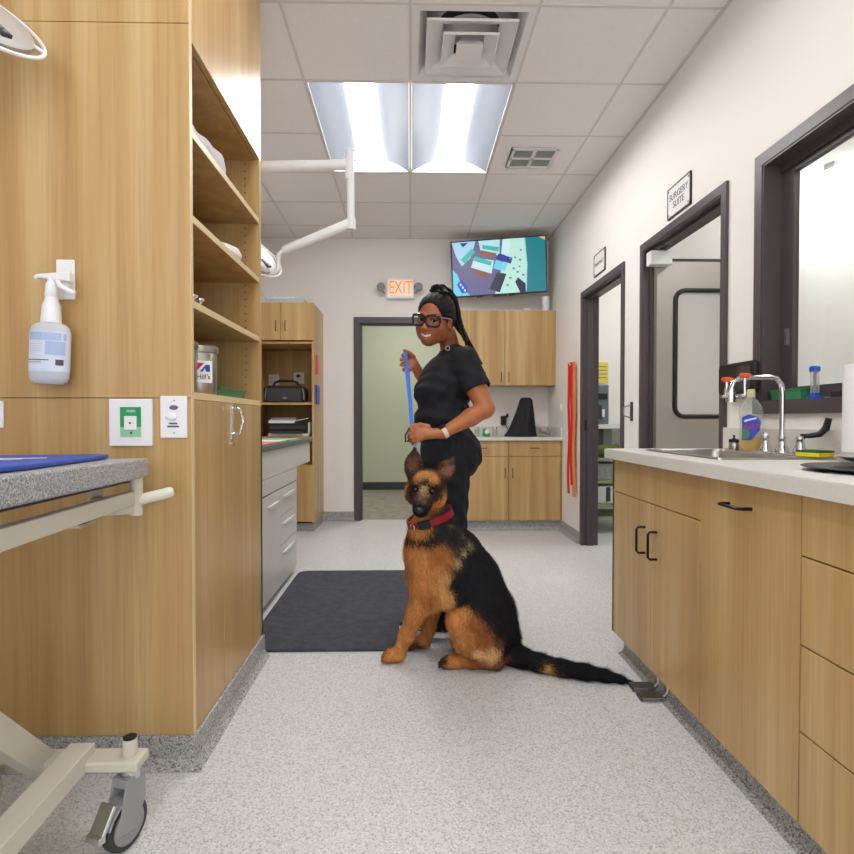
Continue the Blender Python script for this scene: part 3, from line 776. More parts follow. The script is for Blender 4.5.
# printer
t = thing('printer', 'white and black desktop printer on the lower shelf of the corner cabinet', 'printer', (-1.25, 5.8, .928))
a = W(268, 436, 5.62); c = W(311, 421, 5.62); z0 = .928
B().box(a.x, c.x - .02, 5.62, 5.98, z0, z0 + .03).build('base', 'white2', t, bevel=.006)
B().box(a.x + .01, c.x - .03, 5.62, 5.98, z0 + .03, z0 + .13).build('body', 'black', t, bevel=.008)
B().box(a.x + .03, c.x - .08, 5.58, 5.70, z0 + .03, z0 + .05).build('paper_tray', 'dgrey', t, bevel=.004)
B().box(a.x + .02, c.x - .06, 5.612, 5.62, z0 + .075, z0 + .105).build('output_slot', 'dgrey', t)
b = B(); b.prism([(5.62, z0 + .13), (5.98, z0 + .13), (5.98, z0 + .19), (5.75, z0 + .19), (5.63, z0 + .15)], a.x, a.x + .26, 'x'); b.build('scanner_lid', 'white2', t, bevel=.006)
B().bar((a.x + .24, 5.7, z0 + .15), (c.x - .03, 5.7, z0 + .18), .12, .006).build('document_tray', 'white2', t)
B().box(c.x - .03, c.x - .01, 5.62, 5.98, z0 + .02, z0 + .14).build('side_cover', 'white2', t, bevel=.006)
# clear box on top
t = thing('storage_box', 'clear plastic box with papers on top of the tall corner cabinet', 'box', (-1.26, 5.75, 2.226))
a = W(264, 303, 5.6); c = W(303, 296, 5.6)
B().box(a.x, c.x, 5.64, 5.9, 2.228, 2.29).build('tub', mat('milky_plastic', 'dfe3e8', .25, trans=.3, ior=1.2), t, bevel=.01)
B().box(a.x + .01, c.x - .1, 5.66, 5.88, 2.29, 2.302).build('papers', 'paper', t)
B().box(a.x + .04, a.x + .09, 5.7, 5.8, 2.302, 2.33).build('note_pad', 'pale', t)
# red and blue things hanging on cabinet side
a = W(317.5, 354, 5.70)
t = tag(B().box(xb - .0005, xb + .009, 5.66, 5.78, 1.545, 1.735).build('red_tool', mat('red_plastic', 'd83040', .4), bevel=.003), 'red strip hanging on the side of the tall corner cabinet', 'tool')
tag(B().box(xb - .0005, xb + .016, 5.64, 5.82, 1.245, 1.435).build('blue_holder', mat('blue_plastic', '1a3fae', .4), bevel=.004), 'blue holder on the corner cabinet side below the red strip', 'holder')

# ------------------------------------------------------------------ back wall units at right
t = thing('wall_cabinet', 'light oak two-door wall cabinet under the television', 'cabinet', (1.0, 6.0, 1.44))
B().box(.47, 1.49, 5.85, 6.155, 1.445, 2.215).build('carcass', 'wood', t)
for (a, c, hx) in ((.47, .970, .935), (.974, 1.475, 1.012)):
    d = B().box(a, c, 5.83, 5.85, 1.447, 2.213).build('door', 'wood', t, bevel=.0015)
    pull(B(), (hx, 5.83, 1.53), Za, -Ya, .09, .004, .025).build('handle', 'bronze', d)
B().box(1.477, 1.4985, 5.84, 6.155, 1.445, 2.215).build('filler', 'wood_in', t)
t = thing('base_cabinet', 'light oak two-door base cabinet with drawers below the back counter', 'cabinet', (1.0, 5.86, 0))
B().box(.445, 1.49, 5.58, 6.155, .1, .885).build('carcass', 'wood', t)
for (a, c, hx) in ((.447, .965, .93), (.97, 1.475, 1.005)):
    d = B().box(a, c, 5.56, 5.58, .735, .883).build('drawer', 'wood', t, bevel=.0015)
    pull(B(), ((a + c) / 2, 5.56, .815), Xa, -Ya, .09, .004, .025).build('handle', 'bronze', d)
    d = B().box(a, c, 5.56, 5.58, .102, .731).build('door', 'wood', t, bevel=.0015)
    pull(B(), (hx, 5.56, .57 + .0), Za, -Ya, .09, .004, .025).build('handle', 'bronze', d)
B().box(1.477, 1.4985, 5.575, 6.155, .1, .885).build('filler', 'wood_in', t)
B().box(.45, 1.497, 5.60, 6.15, 0, .1).build('plinth', 'cove', t)
b = B(); coveseg(b, (.45, 5.60), (1.497, 5.60), (0, -1), (0, -1)); b.build('cove_base', 'cove', t)
M['counter'] = mat('pale_counter_laminate', 'd9d5ce', .35, vary=.03, vscale=60)
t = thing('countertop', 'pale countertop with backsplash on the back base cabinet', 'countertop', (1.0, 5.86, .887))
B().box(.44, 1.499, 5.535, 6.158, .887, .92).build('slab', 'counter', t, bevel=.004)
B().box(.44, 1.499, 6.138, 6.158, .92, 1.02).build('backsplash', 'counter', t)
B().box(1.48, 1.499, 5.55, 6.138, .92, 1.02).build('side_splash', 'counter', t)
# things on back counter
zc = .921
t = thing('machine_cover', 'black fabric cover draped over a machine on the back counter', 'cover', (1.14, 5.85, zc))
def loft(b, sections, mi=0):
    k = len(sections[0]); vs = [v for s_ in sections for v in s_]
    fs = [(i * k + j, i * k + (j + 1) % k, (i + 1) * k + (j + 1) % k, (i + 1) * k + j) for i in range(len(sections) - 1) for j in range(k)]
    b.add(vs, fs + [tuple(range(k))[::-1], tuple((len(sections) - 1) * k + j for j in range(k))], mi)
secs = []
for (yl, xl, xr, d_) in ((437, 504, 537, .17), (430, 509, 536, .15), (418, 514, 535, .13), (408, 518, 534, .11), (400, 520.5, 533, .09), (397.5, 522, 531, .06)):
    l_ = W(xl, yl, 5.8); r_ = W(xr, yl, 5.8); cx = (l_.x + r_.x) / 2; hx = (r_.x - l_.x) / 2
    secs.append([Vector((cx + hx * math.cos(2 * PI * k / 24) * (1 + .04 * math.sin(5 * k)), 5.85 + d_ * math.sin(2 * PI * k / 24) * (1 + .05 * math.sin(3 * k + 1)), max(l_.z, zc))) for k in range(24)])
b = B(); loft(b, secs); b.build('cover', mat('black_fabric', '1a1b20', .75, bump=.3, bscale=30), t, smooth=True)
B().box(1.0, 1.2, 5.80, 5.9, zc, zc + .03).build('machine_foot', 'white2', t)
p = W(503, 420, 6.158)
t = thing('power_adapter', 'black power adapter plugged into the back wall left of the black cover', 'adapter', p)
b = B(); b.box(p.x - .03, p.x + .03, 6.10, 6.157, p.z - .055, p.z + .045); b.build('body', 'black', t, bevel=.012, seg=3)
q = W(507, 415.5, 6.15); B().ell((q.x, 6.135, q.z), (.014, .02, .024), 12).build('plug', 'black', t, smooth=True)
B().tube([(p.x + .02, 6.12, p.z - .05), (p.x + .035, 6.1, p.z - .08), (p.x + .06, 6.0, .93)], .004, 8).build('cord', 'dgrey', t, smooth=True)
p = W(486, 437, 5.8)
t = thing('green_dispenser', 'small green tape dispenser on the back counter', 'dispenser', (p.x, 5.8, zc))
b = B(); b.prism([(p.x - .035, zc), (p.x + .035, zc), (p.x + .035, zc + .04), (p.x + .01, zc + .05), (p.x - .01, zc + .09), (p.x - .03, zc + .085)], 5.76, 5.84, 'y'); b.build('body', mat('bright_green', '23a04f', .35), t, bevel=.006)
B().cyl((p.x + .005, 5.755, zc + .05), (p.x + .005, 5.845, zc + .05), .022).build('reel', 'white', t, smooth=True)
M['jar'] = clearmat('jar_glass', 'e8ecea', .3)
for k, (px, lb) in enumerate(((495, 'clear glass jar right of the green dispenser'), (477, 'clear glass jar left of the green dispenser'))):
    p = W(px, 437, 5.85); t = thing('glass_jar', lb, 'jar', (p.x, 5.85, zc), 'jars on the back counter')
    B().lathe([(.026, 0), (.028, .005), (.028, .07), (.022, .08)], (p.x, 5.85, zc), 20).build('glass', 'jar', t, smooth=True)
    B().lathe([(.024, .08), (.024, .095), (.008, .10)], (p.x, 5.85, zc), 20).build('lid', 'chrome', t, smooth=True)
t = thing('instrument_tray', 'small steel tray of instruments right of the black cover', 'tray', (1.35, 5.8, zc))
a = W(538, 437, 5.8); c = W(553, 431, 5.8)
B().box(a.x, c.x, 5.74, 5.86, zc, zc + .012).build('pan', 'steel', t, bevel=.003)
b = B()
b.tube([(a.x + .01, 5.79, zc + .07), (a.x + .06, 5.8, zc + .045), (c.x - .03, 5.8, zc + .025)], [.02, .017, .01], 10); b.cyl((c.x - .03, 5.8, zc + .01), (c.x - .03, 5.8, zc + .075), .006)
b.build('instruments', 'grey', t, smooth=True)
p = W(563, 405, 5.6)
t = thing('light_switch', 'white switch plate on the right wall above the back counter', 'switch', (1.5, 5.62, 1.2))
B().box(1.492, 1.4995, 5.58, 5.66, 1.17, 1.29).build('plate', 'white', t, bevel=.002); B().box(1.486, 1.492, 5.61, 5.63, 1.21, 1.25).build('toggle', 'white', t)
# on top of wall cabinet
p = W(545.5, 309, 5.95); zt = 2.216
t = thing('paper_cup', 'tall white cup on the wall cabinet below the television corner', 'cup', (p.x, 5.95, zt))
B().lathe([(.034, 0), (.04, .1), (.04, .16), (.037, .163)], (p.x, 5.95, zt), 20).build('cup', 'white', t, smooth=True)
p = W(527, 310, 5.95); tag(B().lathe([(.05, 0), (.055, .01), (.05, .03), (.03, .04)], (p.x, 5.95, zt), 20).build('plastic_roll', 'white2', smooth=True), 'small low white roll lying on the wall cabinet top', 'roll')

# ------------------------------------------------------------------ television
tv = thing('television', 'wall-mounted flat television showing a tilted shop camera view', 'television', (.92, 5.95, 2.68))
TL = W(450, 242, 5.93); TR = W(547, 234.5, 5.80); BR = W(547, 292, 5.84); BL = W(453, 297.5, 5.97)
c = (TL + TR + BR + BL) / 4
r_ = ((TR - TL) + (BR - BL)).normalized(); u_ = ((TL - BL) + (TR - BR)); u_ = (u_ - r_ * u_.dot(r_)).normalized(); n_ = r_.cross(u_)
w = ((TR - TL).length + (BR - BL).length) / 4; h = ((TL - BL).length + (TR - BR).length) / 4
c = c + n_ * .0
B().obox(c - n_ * .02, r_, u_, n_, w, h, .018).build('casing', 'black', tv, bevel=.003)
B().obox(c - n_ * .055, r_, u_, n_, w * .5, h * .55, .02).build('rear_housing', 'black', tv, bevel=.006)
b = B(); b.bar(c - n_ * .07, (c.x, 6.155, c.z), .12, .12); b.box(c.x - .15, c.x + .15, 6.14, 6.158, c.z - .12, c.z + .12); b.build('wall_bracket', 'black', tv)
b = B()
for k in (-.42, -.0, .25): b.obox(c + r_ * (w * k) - u_ * (h + .006) - n_ * .01, r_, u_, n_, .03 if k else .07, .006, .008)
b.build('sensor_bar', 'black', tv)
def emi(name, col, s=1.0):
    return mat(name, '101010', .3, emit=col, es=s)
w -= .012; h -= .012
def scr(poly, col, lvl, name='screen_area'):
    """polygon on the screen in 0..1 coordinates (u right, v down)"""
    key = 'scr_' + col
    if key not in M: M[key] = emi(key, col, .46)
    vs = [c + r_ * ((u * 2 - 1) * w) + u_ * ((1 - v * 2) * h) + n_ * (-.0015 + .0003 * lvl) for u, v in poly]
    b = B(); b.add(vs, [tuple(range(len(vs)))]); return b.build(name, M[key], screen if screen else tv)
screen = None
screen = scr([(0, 0), (1, 0), (1, 1), (0, 1)], '65608a', 0, 'screen')
scr([(.78, 0), (1, 0), (1, 1), (.78, 1), (.80, .5)], '0f7f8c', 1)
scr([(.93, 0), (1, 0), (1, .07)], 'd8b878', 2)
scr([(.62, 0), (.79, 0), (.81, .5), (.79, 1), (.45, 1)], 'bfeadf', 1)
scr([(.55, 0), (.63, 0), (.61, .3), (.53, .27)], 'c9f0f2', 2)
scr([(0, 0), (.26, 0), (.20, .3), (.10, .45), (.04, .25)], 'aad8f0', 1)
scr([(.09, .02), (.18, .02), (.12, .10)], '1b2f9a', 2)
scr([(.09, .32), (.22, .13), (.25, .2), (.13, .40)], '35b9b2', 2)
scr([(.29, 0), (.52, 0), (.51, .3), (.31, .2)], 'b8e4ee', 1)
scr([(.33, .08), (.51, .14), (.50, .22), (.33, .15)], '2fb6ad', 2)
scr([(.31, .17), (.48, .25), (.47, .34), (.30, .25)], '8d5a44', 2)
scr([(.24, .30), (.45, .38), (.42, .62), (.20, .48)], 'c6e6ee', 1)
scr([(.25, .28), (.43, .40), (.41, .47), (.23, .36)], '2fb6ad', 2)
scr([(.20, .49), (.38, .60), (.37, .72), (.21, .58)], '8a4f3a', 2)
scr([(.50, .26), (.65, .35), (.63, .46), (.47, .36)], '1c2b95', 2)
scr([(.47, .37), (.60, .45), (.56, .60), (.44, .52)], '6cd0f0', 1)
scr([(.48, .60), (.58, .64), (.50, .98), (.39, .90)], '1a2440', 2)
scr([(0, .5), (.05, .6), (.10, .86), (.18, 1), (0, 1)], '6fd4f2', 1)
scr([(.04, .78), (.09, .70), (.16, .84), (.14, .95), (.09, .95)], '2a44c8', 2)
for k in range(3): scr([(.075 + .022 * k, .76 + .055 * k), (.092 + .022 * k, .78 + .055 * k), (.086 + .022 * k, .82 + .055 * k), (.068 + .022 * k, .80 + .055 * k)], 'd8e6ff', 3)
scr([(.67, .80), (.70, .72), (.78, .84), (.78, 1), (.72, 1)], '14203e', 2)
for (u, v, s_) in ((.68, .35, .012), (.74, .22, .01), (.73, .40, .012), (.66, .55, .014), (.70, .62, .012), (.62, .72, .014), (.72, .52, .01), (.59, .85, .014), (.76, .68, .012)):
    scr([(u - s_, v - s_ * 1.6), (u + s_, v - s_), (u + s_ * .7, v + s_ * 1.6), (u - s_, v + s_)], '3d6f88' if u > .68 else '2d9a9a', 2)
for k in range(7): scr([(.655 - .018 * k + .0, .10 + .12 * k), (.672 - .018 * k, .11 + .12 * k), (.667 - .018 * k, .14 + .12 * k), (.65 - .018 * k, .13 + .12 * k)], 'e8e6a0', 2)

# ------------------------------------------------------------------ exit sign
t = thing('exit_sign', 'white exit sign with orange letters and two round emergency lamps', 'sign', (-.11, 6.16, 2.39))
a = W(386.5, 278, 6.10); c_ = W(414, 298.5, 6.10)
B().box(a.x, c_.x, 6.10, 6.159, c_.z, a.z).build('casing', 'white', t, bevel=.006)
M['exit'] = mat('orange_letters', 'e07818', .5, emit='ff7408', es=.55)
M['exitface'] = mat('sign_face', 'f2e8dc', .5, emit='ffe6cc', es=.1)
B().box(a.x + .02, c_.x - .015, 6.097, 6.10, c_.z + .025, a.z - .02).build('face', 'exitface', t)
text('EXIT', .20, ((a.x + c_.x) / 2 + .003, 6.096, (a.z + c_.z) / 2 + .002), Xa, Za, 'exit', t, squash=.62)
for px in (381, 418.5):
    p = W(px, 287, 6.06); l_ = B()
    Rl = Matrix.Rotation(math.radians(90), 3, 'X')
    l_.lathe([(.025, -.05), (.045, -.01), (.045, .015), (.04, .018)], p, 24, R=Rl); l_.build('lamp_head', 'grey', t, smooth=True)
    b = B(); s_ = 1 if px < 400 else -1; b.tube([p + Vector((0, .03, -.02)), p + Vector((s_ * .04, .04, -.06))], .01, 8); b.build('lamp_arm', 'grey', t)
p = W(338.5, 407.5, 6.16)
t = thing('light_switch', 'white double switch plate on the back wall left of the door', 'switch', (p.x, 6.16, p.z - .06))
B().box(p.x - .058, p.x + .058, 6.152, 6.1597, p.z - .06, p.z + .06).build('plate', 'white', t, bevel=.002)
for dx in (-.024, .024): B().box(p.x + dx - .008, p.x + dx + .008, 6.142, 6.152, p.z - .015, p.z + .02).build('toggle', 'white', t)
# ------------------------------------------------------------------ right wall
M['signpaper'] = mat('sign_paper', 'e9e8e6', .4); M['signframe'] = mat('sign_frame', '55504f', .4)
def wallsign(y0, y1, z0, z1, lines, size, label):
    t = thing('door_sign', label, 'sign', (XR, (y0 + y1) / 2, z0), 'framed signs over the right wall doors')
    b = B(); x1 = XR - .0005; x0 = XR - .008
    for (a, c, e, f) in ((y0, y0 + .008, z0, z1), (y1 - .008, y1, z0, z1), (y0, y1, z0, z0 + .008), (y0, y1, z1 - .008, z1)): b.box(x0 - .002, x1, a, c, e, f)
    b.build('frame', 'signframe', t)
    B().box(x0, x1, y0, y1, z0, z1).build('sheet', 'signpaper', t)
    b = B()
    for yy in (y0 + .02, y1 - .02):
        for zz in (z0 + .02, z1 - .02): b.cyl((x0 - .001, yy, zz), (x0 - .0035, yy, zz), .005, n=10)
    b.build('screws', 'grey', t)
    n_ = len(lines)
    for k, s_ in enumerate(lines):
        text(s_, size, (x0, (y0 + y1) / 2, (z0 + z1) / 2 + size * .95 * ((n_ - 1) / 2 - k)), (0, -1, 0), Za, 'ink', t, off=.001)
wallsign(3.02, 3.29, 2.243, 2.417, ['SURGERY', 'SUITE'], .052, 'framed SURGERY SUITE sign on the right wall over the steel door')
wallsign(4.35, 4.61, 2.243, 2.416, ['PHARMACY'], .040, 'smaller framed sign over the farther door on the right wall')
# wall pull between doors
t = thing('wall_bracket', 'dark curved metal bracket on the wall between the two doors', 'handle', (XR, 3.83, 1.09))
p0 = W(634, 402, 3.84); p1 = W(634, 421, 3.84)
B().box(XR - .006, XR - .0005, 3.80, 3.84, p1.z, p0.z).build('back_plate', 'dgrey', t)
B().tube([(XR - .006, 3.82, p0.z - .02), (XR - .05, 3.83, p0.z - .035), (XR - .055, 3.83, (p0.z + p1.z) / 2), (XR - .05, 3.83, p1.z + .035), (XR - .006, 3.82, p1.z + .02)], .005, 8).build('pull_loop', 'grey', t, smooth=True)
# hanging leashes
M['red_cord'] = mat('red_webbing', 'd8261f', .6); M['orange_cord'] = mat('orange_webbing', 'e08a4a', .6)
hk = Vector((XR, 5.16, 1.60))
t = thing('coat_hook', 'small white hook on the right wall holding the leashes', 'hook', hk)
B().tube([(XR - .001, 5.14, 1.60), (XR - .055, 5.14, 1.59), (XR - .06, 5.14, 1.615)], .006, 8).build('hook', 'white', t, smooth=True)
def strap(name, label, pts, w, th, m, grp=None, cat='leash', side=(0, 1, 0)):
    b = B(); s_ = Vector(side)
    pts = [Vector(p) for p in pts]
    secs = []
    for i, p in enumerate(pts):
        d = (pts[min(i + 1, len(pts) - 1)] - pts[max(i - 1, 0)]).normalized(); nn = d.cross(s_).normalized(); ss = nn.cross(d).normalized()
        secs.append([p + ss * w / 2 + nn * th / 2, p - ss * w / 2 + nn * th / 2, p - ss * w / 2 - nn * th / 2, p + ss * w / 2 - nn * th / 2])
    loft(b, secs); return tag(b.build(name, m), label, cat, grp)
def hang(y, zb, x, wob, seed):
    r = random.Random(seed); return [(x + wob * .3 * math.sin(k * 1.1 + seed), y + wob * math.sin(k * .8 + seed), 1.612 - (1.612 - zb) * k / 12) for k in range(13)]
for k, (y, zb, m, lb) in enumerate(((5.17, .42, 'red_cord', 'red leash hanging farthest from the door frame on the right wall hook'), (5.125, .50, 'red_cord', 'shorter red leash hanging in the middle of the right wall hook'), (5.08, .40, 'orange_cord', 'orange leash hanging nearest the door frame on the right wall hook'))):
    strap('hanging_leash', lb, hang(y, zb, XR - .05 + .010 * k, .010, k), .040, .012, m, 'leashes hanging on the right wall')

# store room beyond the farther door
p0 = W(602, 362, 6.13); p1 = W(609.5, 383, 6.13)
t = thing('yellow_notice', 'yellow paper notice on the wall inside the far right doorway', 'notice', (p0.x, 6.17, p1.z))
B().box(p0.x - .08, p1.x, 6.168, 6.1797, p1.z, p0.z).build('sheet', mat('yellow_paper', 'e2cf62', .6), t)
b = B()
for k in range(4): b.box(p0.x - .06, p1.x - .02, 6.166, 6.168, p0.z - .05 - k * .04, p0.z - .043 - k * .04)
b.build('printed_lines', 'ink', t)
M['machine'] = mat('blue_grey_machine', '66727a', .4)
t = thing('lab_machine', 'blue-grey upright machine on the white shelf inside the far right doorway', 'machine', (1.98, 5.9, 1.045))
B().box(1.80, 2.04, 5.80, 6.1, 1.045, 1.45).build('body', 'machine', t, bevel=.01)
B().box(1.82, 2.02, 5.79, 5.80, 1.30, 1.36).build('display', 'black', t); B().box(1.86, 1.96, 5.785, 5.80, 1.10, 1.24).build('front_panel', 'dgrey', t, bevel=.004)
B().box(1.965, 1.99, 5.78, 5.79, 1.12, 1.2).build('lever', 'white', t)
t = thing('wall_shelf', 'white wall shelf inside the far right doorway', 'shelf', (2.1, 5.9, 1.0))
B().box(1.64, 2.6, 5.75, 6.17, 1.0, 1.043).build('board', 'white2', t, bevel=.004)
for x in (2.02, 2.45): B().box(x, x + .09, 5.9, 6.17, .76, 1.0).build('bracket', 'grey', t)
M['rack'] = mat('pale_green_rack', '8d9a78', .45)
t = thing('storage_rack', 'pale green low storage rack inside the far right doorway', 'rack', (2.05, 5.6, 0))
for z in (.25, .48, .13): B().box(1.66, 2.16, 5.42, 5.9, z, z + .03).build('shelf', 'rack', t)
for x in (1.66, 2.13):
    for y in (5.42, 5.87): B().box(x, x + .03, y, y + .03, 0, .72).build('post', 'rack', t)
B().box(1.66, 2.16, 5.42, 5.9, .70, .72).build('shelf', 'rack', t)
t = thing('green_bag', 'rolled dark green bag on the green rack inside the far right doorway', 'bag', (1.95, 5.55, .72))
B().tube([(1.72, 5.56, .78), (1.78, 5.56, .78), (2.04, 5.56, .785), (2.09, 5.56, .785)], [.03, .06, .065, .03], 16).build('bag', mat('olive_fabric', '55632e', .9, bump=.5, bscale=20), t, smooth=True)
t = thing('shelf_box', 'grey speckled box on the middle shelf of the green rack', 'box', (1.9, 5.55, .51))
B().box(1.72, 2.05, 5.46, 5.8, .511, .66).build('carton', mat('grey_carton', '9a9e9c', .7, vary=.2, vscale=30), t, bevel=.004); B().box(1.715, 2.055, 5.455, 5.805, .64, .665).build('lid', 'grey', t)
t = thing('shelf_box', 'white tub on the lower shelf of the green rack', 'box', (1.9, 5.55, .281))
B().box(1.75, 2.06, 5.47, 5.8, .281, .45).build('tub', 'white2', t, bevel=.006); B().box(1.90, 1.94, 5.465, 5.47, .30, .44).build('tub_handle', 'dgrey', t)

# ------------------------------------------------------------------ right-hand base cabinets
xf2 = .95; ZT = .912
def carc(t, y0, y1):
    B().box(xf2 + .02, 1.495, y0 + .001, y1 - .001, .1, .7).box(xf2 + .02, xf2 + .03, y0 + .001, y1 - .001, .7, ZT - .003).box(1.48, 1.495, y0 + .001, y1 - .001, .7, ZT - .003).build('carcass', 'gap', t)
    B().box(xf2 + .052, 1.49, y0 + .001, y1 - .001, 0, .1).build('plinth', 'cove', t)
    b = B(); vs = []
    for yy in (y0 + .001, y1 - .001):
        vs += [(xf2 + .052, yy, .1), (xf2 + .050, yy, .03), (xf2 + .042, yy, .012), (xf2 + .02, yy, .001), (xf2 + .052, yy, 0)]
    b.add(vs, [(0, 1, 2, 3, 4), (9, 8, 7, 6, 5)] + [(i, (i + 1) % 5, 5 + (i + 1) % 5, 5 + i) for i in range(5)]); b.build('cove_base', 'cove', t)
t = thing('sink_cabinet', 'light oak sink base cabinet with two doors at the far end of the right counter', 'cabinet', (1.2, 2.23, 0))
carc(t, 1.836, 2.625)
B().box(xf2, 1.495, 2.625, 2.645, .1, ZT).build('end_panel', 'wood', t, bevel=.0015)
B().box(xf2, xf2 + .02, 1.838, 2.643, .762, ZT - .002).build('false_front', 'wood', t, bevel=.0015)
for (a, c, hy) in ((2.219, 2.643, 2.275), (1.838, 2.215, 2.165)):
    d = B().box(xf2, xf2 + .02, a, c, .102, .758).build('door', 'wood', t, bevel=.0015)
    pull(B(), (xf2, hy, .605), Za, -Xa, .105, .005, .035).build('handle', 'blackmetal', d, smooth=True)
t = thing('pullout_cabinet', 'light oak cabinet with one tall front and a horizontal black pull', 'cabinet', (1.2, 1.6, 0))
carc(t, 1.359, 1.836)
d = B().box(xf2, xf2 + .02, 1.361, 1.834, .102, ZT - .002).build('tall_front', 'wood', t, bevel=.0015)
pull(B(), (xf2, 1.615, .842), Ya, -Xa, .11, .005, .035).build('handle', 'blackmetal', d, smooth=True)
t = thing('drawer_cabinet', 'light oak cabinet with four stacked drawers cut by the right edge', 'cabinet', (1.2, .95, 0))
carc(t, .55, 1.357)
for (a, c) in ((.762, ZT - .002), (.545, .758), (.332, .541), (.102, .328)):
    d = B().box(xf2, xf2 + .02, .55, 1.357, a, c).build('drawer', 'wood', t, bevel=.0015)
    pull(B(), (xf2, .82, (a + c) / 2 + .02), Ya, -Xa, .11, .005, .035).build('handle', 'blackmetal', d, smooth=True)
# worktop with a sink cut-out
sx0, sx1, sy0, sy1 = 1.04, 1.46, 1.90, 2.50
t = thing('countertop', 'long pale countertop with the steel sink along the right wall', 'countertop', (1.2, 1.6, ZT))
b = B()
z0, z1 = ZT, .955
for (a, c, e, f) in ((.922, sx0 + .012, .53, 2.672), (sx1 - .012, 1.498, .53, 2.672), (sx0 + .012, sx1 - .012, .53, sy0 + .012), (sx0 + .012, sx1 - .012, sy1 - .012, 2.672)): b.box(a, c, e, f, z0, z1)
b.build('slab', 'counter', t)
b = B(); b.box(.9195, .9225, .53, 2.674, z0, z1 - .002); b.box(.922, 1.498, 2.6715, 2.6745, z0, z1 - .002); b.build('edge_strip', 'counter', t, bevel=.001)
B().box(1.478, 1.4985, .53, 2.66, z1, z1 + .10).build('backsplash', 'counter', t, bevel=.002)
t = thing('sink', 'stainless steel drop-in sink in the right countertop', 'sink', (1.25, 2.2, .78))
b = B()
bx0, bx1, by0, by1 = sx0 + .03, sx1 - .10, sy0 + .03, sy1 - .03; zb = .77
def rloop(x0, x1, y0, y1, r, z): return [Vector((x, y, z)) for x, y in rrect(x0, x1, y0, y1, r, 5)]
loops = [rloop(sx0, sx1, sy0, sy1, .02, .956), rloop(sx0 + .002, sx1 - .002, sy0 + .002, sy1 - .002, .02, .961), rloop(bx0 - .004, bx1 + .004, by0 - .004, by1 + .004, .045, .961), rloop(bx0, bx1, by0, by1, .04, .955), rloop(bx0 + .006, bx1 - .006, by0 + .006, by1 - .006, .04, zb + .02), rloop(bx0 + .03, bx1 - .03, by0 + .03, by1 - .03, .03, zb)]
k = len(loops[0]); vs = [v for l_ in loops for v in l_]
b.add(vs, [(i * k + j, i * k + (j + 1) % k, (i + 1) * k + (j + 1) % k, (i + 1) * k + j) for i in range(5) for j in range(k)] + [tuple(5 * k + j for j in range(k))])
b.build('bowl', 'steel', t, smooth=True)
B().cyl(((bx0 + bx1) / 2, (by0 + by1) / 2, zb), ((bx0 + bx1) / 2, (by0 + by1) / 2, zb + .003), .04).build('drain', 'dgrey', t)
# faucet
fy, fx, zd = 2.12, 1.405, .961
t = thing('faucet', 'chrome high-arc sink faucet with black wing lever', 'faucet', (fx, fy, zd))
bell = [(.026, 0), (.026, .006), (.022, .02), (.014, .04), (.013, .055), (.016, .06), (.014, .07)]
B().box(fx - .026, fx + .026, fy - .14, fy + .14, zd, zd + .008).build('deck_plate', 'chrome', t, bevel=.004)
b = B(); b.lathe(bell, (fx, fy, zd), 24); b.lathe([(.013, .07), (.0105, .09)], (fx, fy, zd), 24)
zt_ = 1.252
pts = [(fx, fy, zd + .05), (fx, fy, 1.19), (fx - .006, fy, 1.225), (fx - .024, fy, 1.246), (fx - .05, fy, zt_), (fx - .13, fy, zt_ - .002), (fx - .165, fy, zt_ - .006), (fx - .188, fy, zt_ - .022), (fx - .196, fy, zt_ - .046)]
b.tube(pts, .0095, 14); b.cyl(pts[-1], (fx - .198, fy, zt_ - .075), .014, n=16)
b.build('spout', 'chrome', t, smooth=True)
for dy, hasl in ((.10, False), (-.10, True)):
    b = B(); b.lathe(bell, (fx, fy + dy, zd), 24); b.build('valve_bell', 'chrome', t, smooth=True)
    if hasl:
        b = B(); y = fy + dy; b.tube([(fx + .0, y, zd + .072), (fx + .02, y - .015, zd + .072), (fx + .045, y - .035, zd + .078), (fx + .06, y - .045, zd + .10), (fx + .066, y - .05, zd + .135)], [.007, .009, .011, .012, .010], 12); b.build('wing_lever', 'black', t, smooth=True)
    else:
        b = B(); y = fy + dy; b.tube([(fx, y, zd + .072), (fx + .02, y + .04, zd + .075)], .007, 10); b.build('lever_stub', 'chrome', t, smooth=True)
# eye wash on the spout end
ex, ez = fx - .198, zt_ - .07
t = thing('eyewash', 'chrome eyewash with two orange-capped nozzles on the faucet end', 'eyewash', (ex, fy, ez))
b = B(); b.cyl((ex, fy, ez - .025), (ex, fy, ez + .012), .018, n=18); b.tube([(ex - .035, fy + .0, ez - .005), (ex + .05, fy, ez - .005)], .007, 10)
b.build('valve_body', 'chrome', t, smooth=True)
for dx, dz in ((-.020, .035), (.048, .05)):
    b = B(); s_ = 1 if dx > 0 else -1
    b.tube([(ex + s_ * .02, fy, ez - .005), (ex + dx + s_ * .004, fy - .004, ez + .002), (ex + dx, fy - .008, ez + dz), (ex + dx, fy - .008, ez + dz + .015)], .006, 10); b.build('nozzle_arm', 'chrome', t, smooth=True)
    b = B(); c = Vector((ex + dx, fy - .008, ez + dz + .015)); b.lathe([(.010, 0), (.018, .004), (.019, .014), (.012, .018)], c, 18); b.tube([c + Vector((0, 0, .012)), c + Vector((.024, 0, .012))], .004, 8)
    b.build('nozzle_cap', mat('orange_cap', 'e8501e', .4), t, smooth=True)
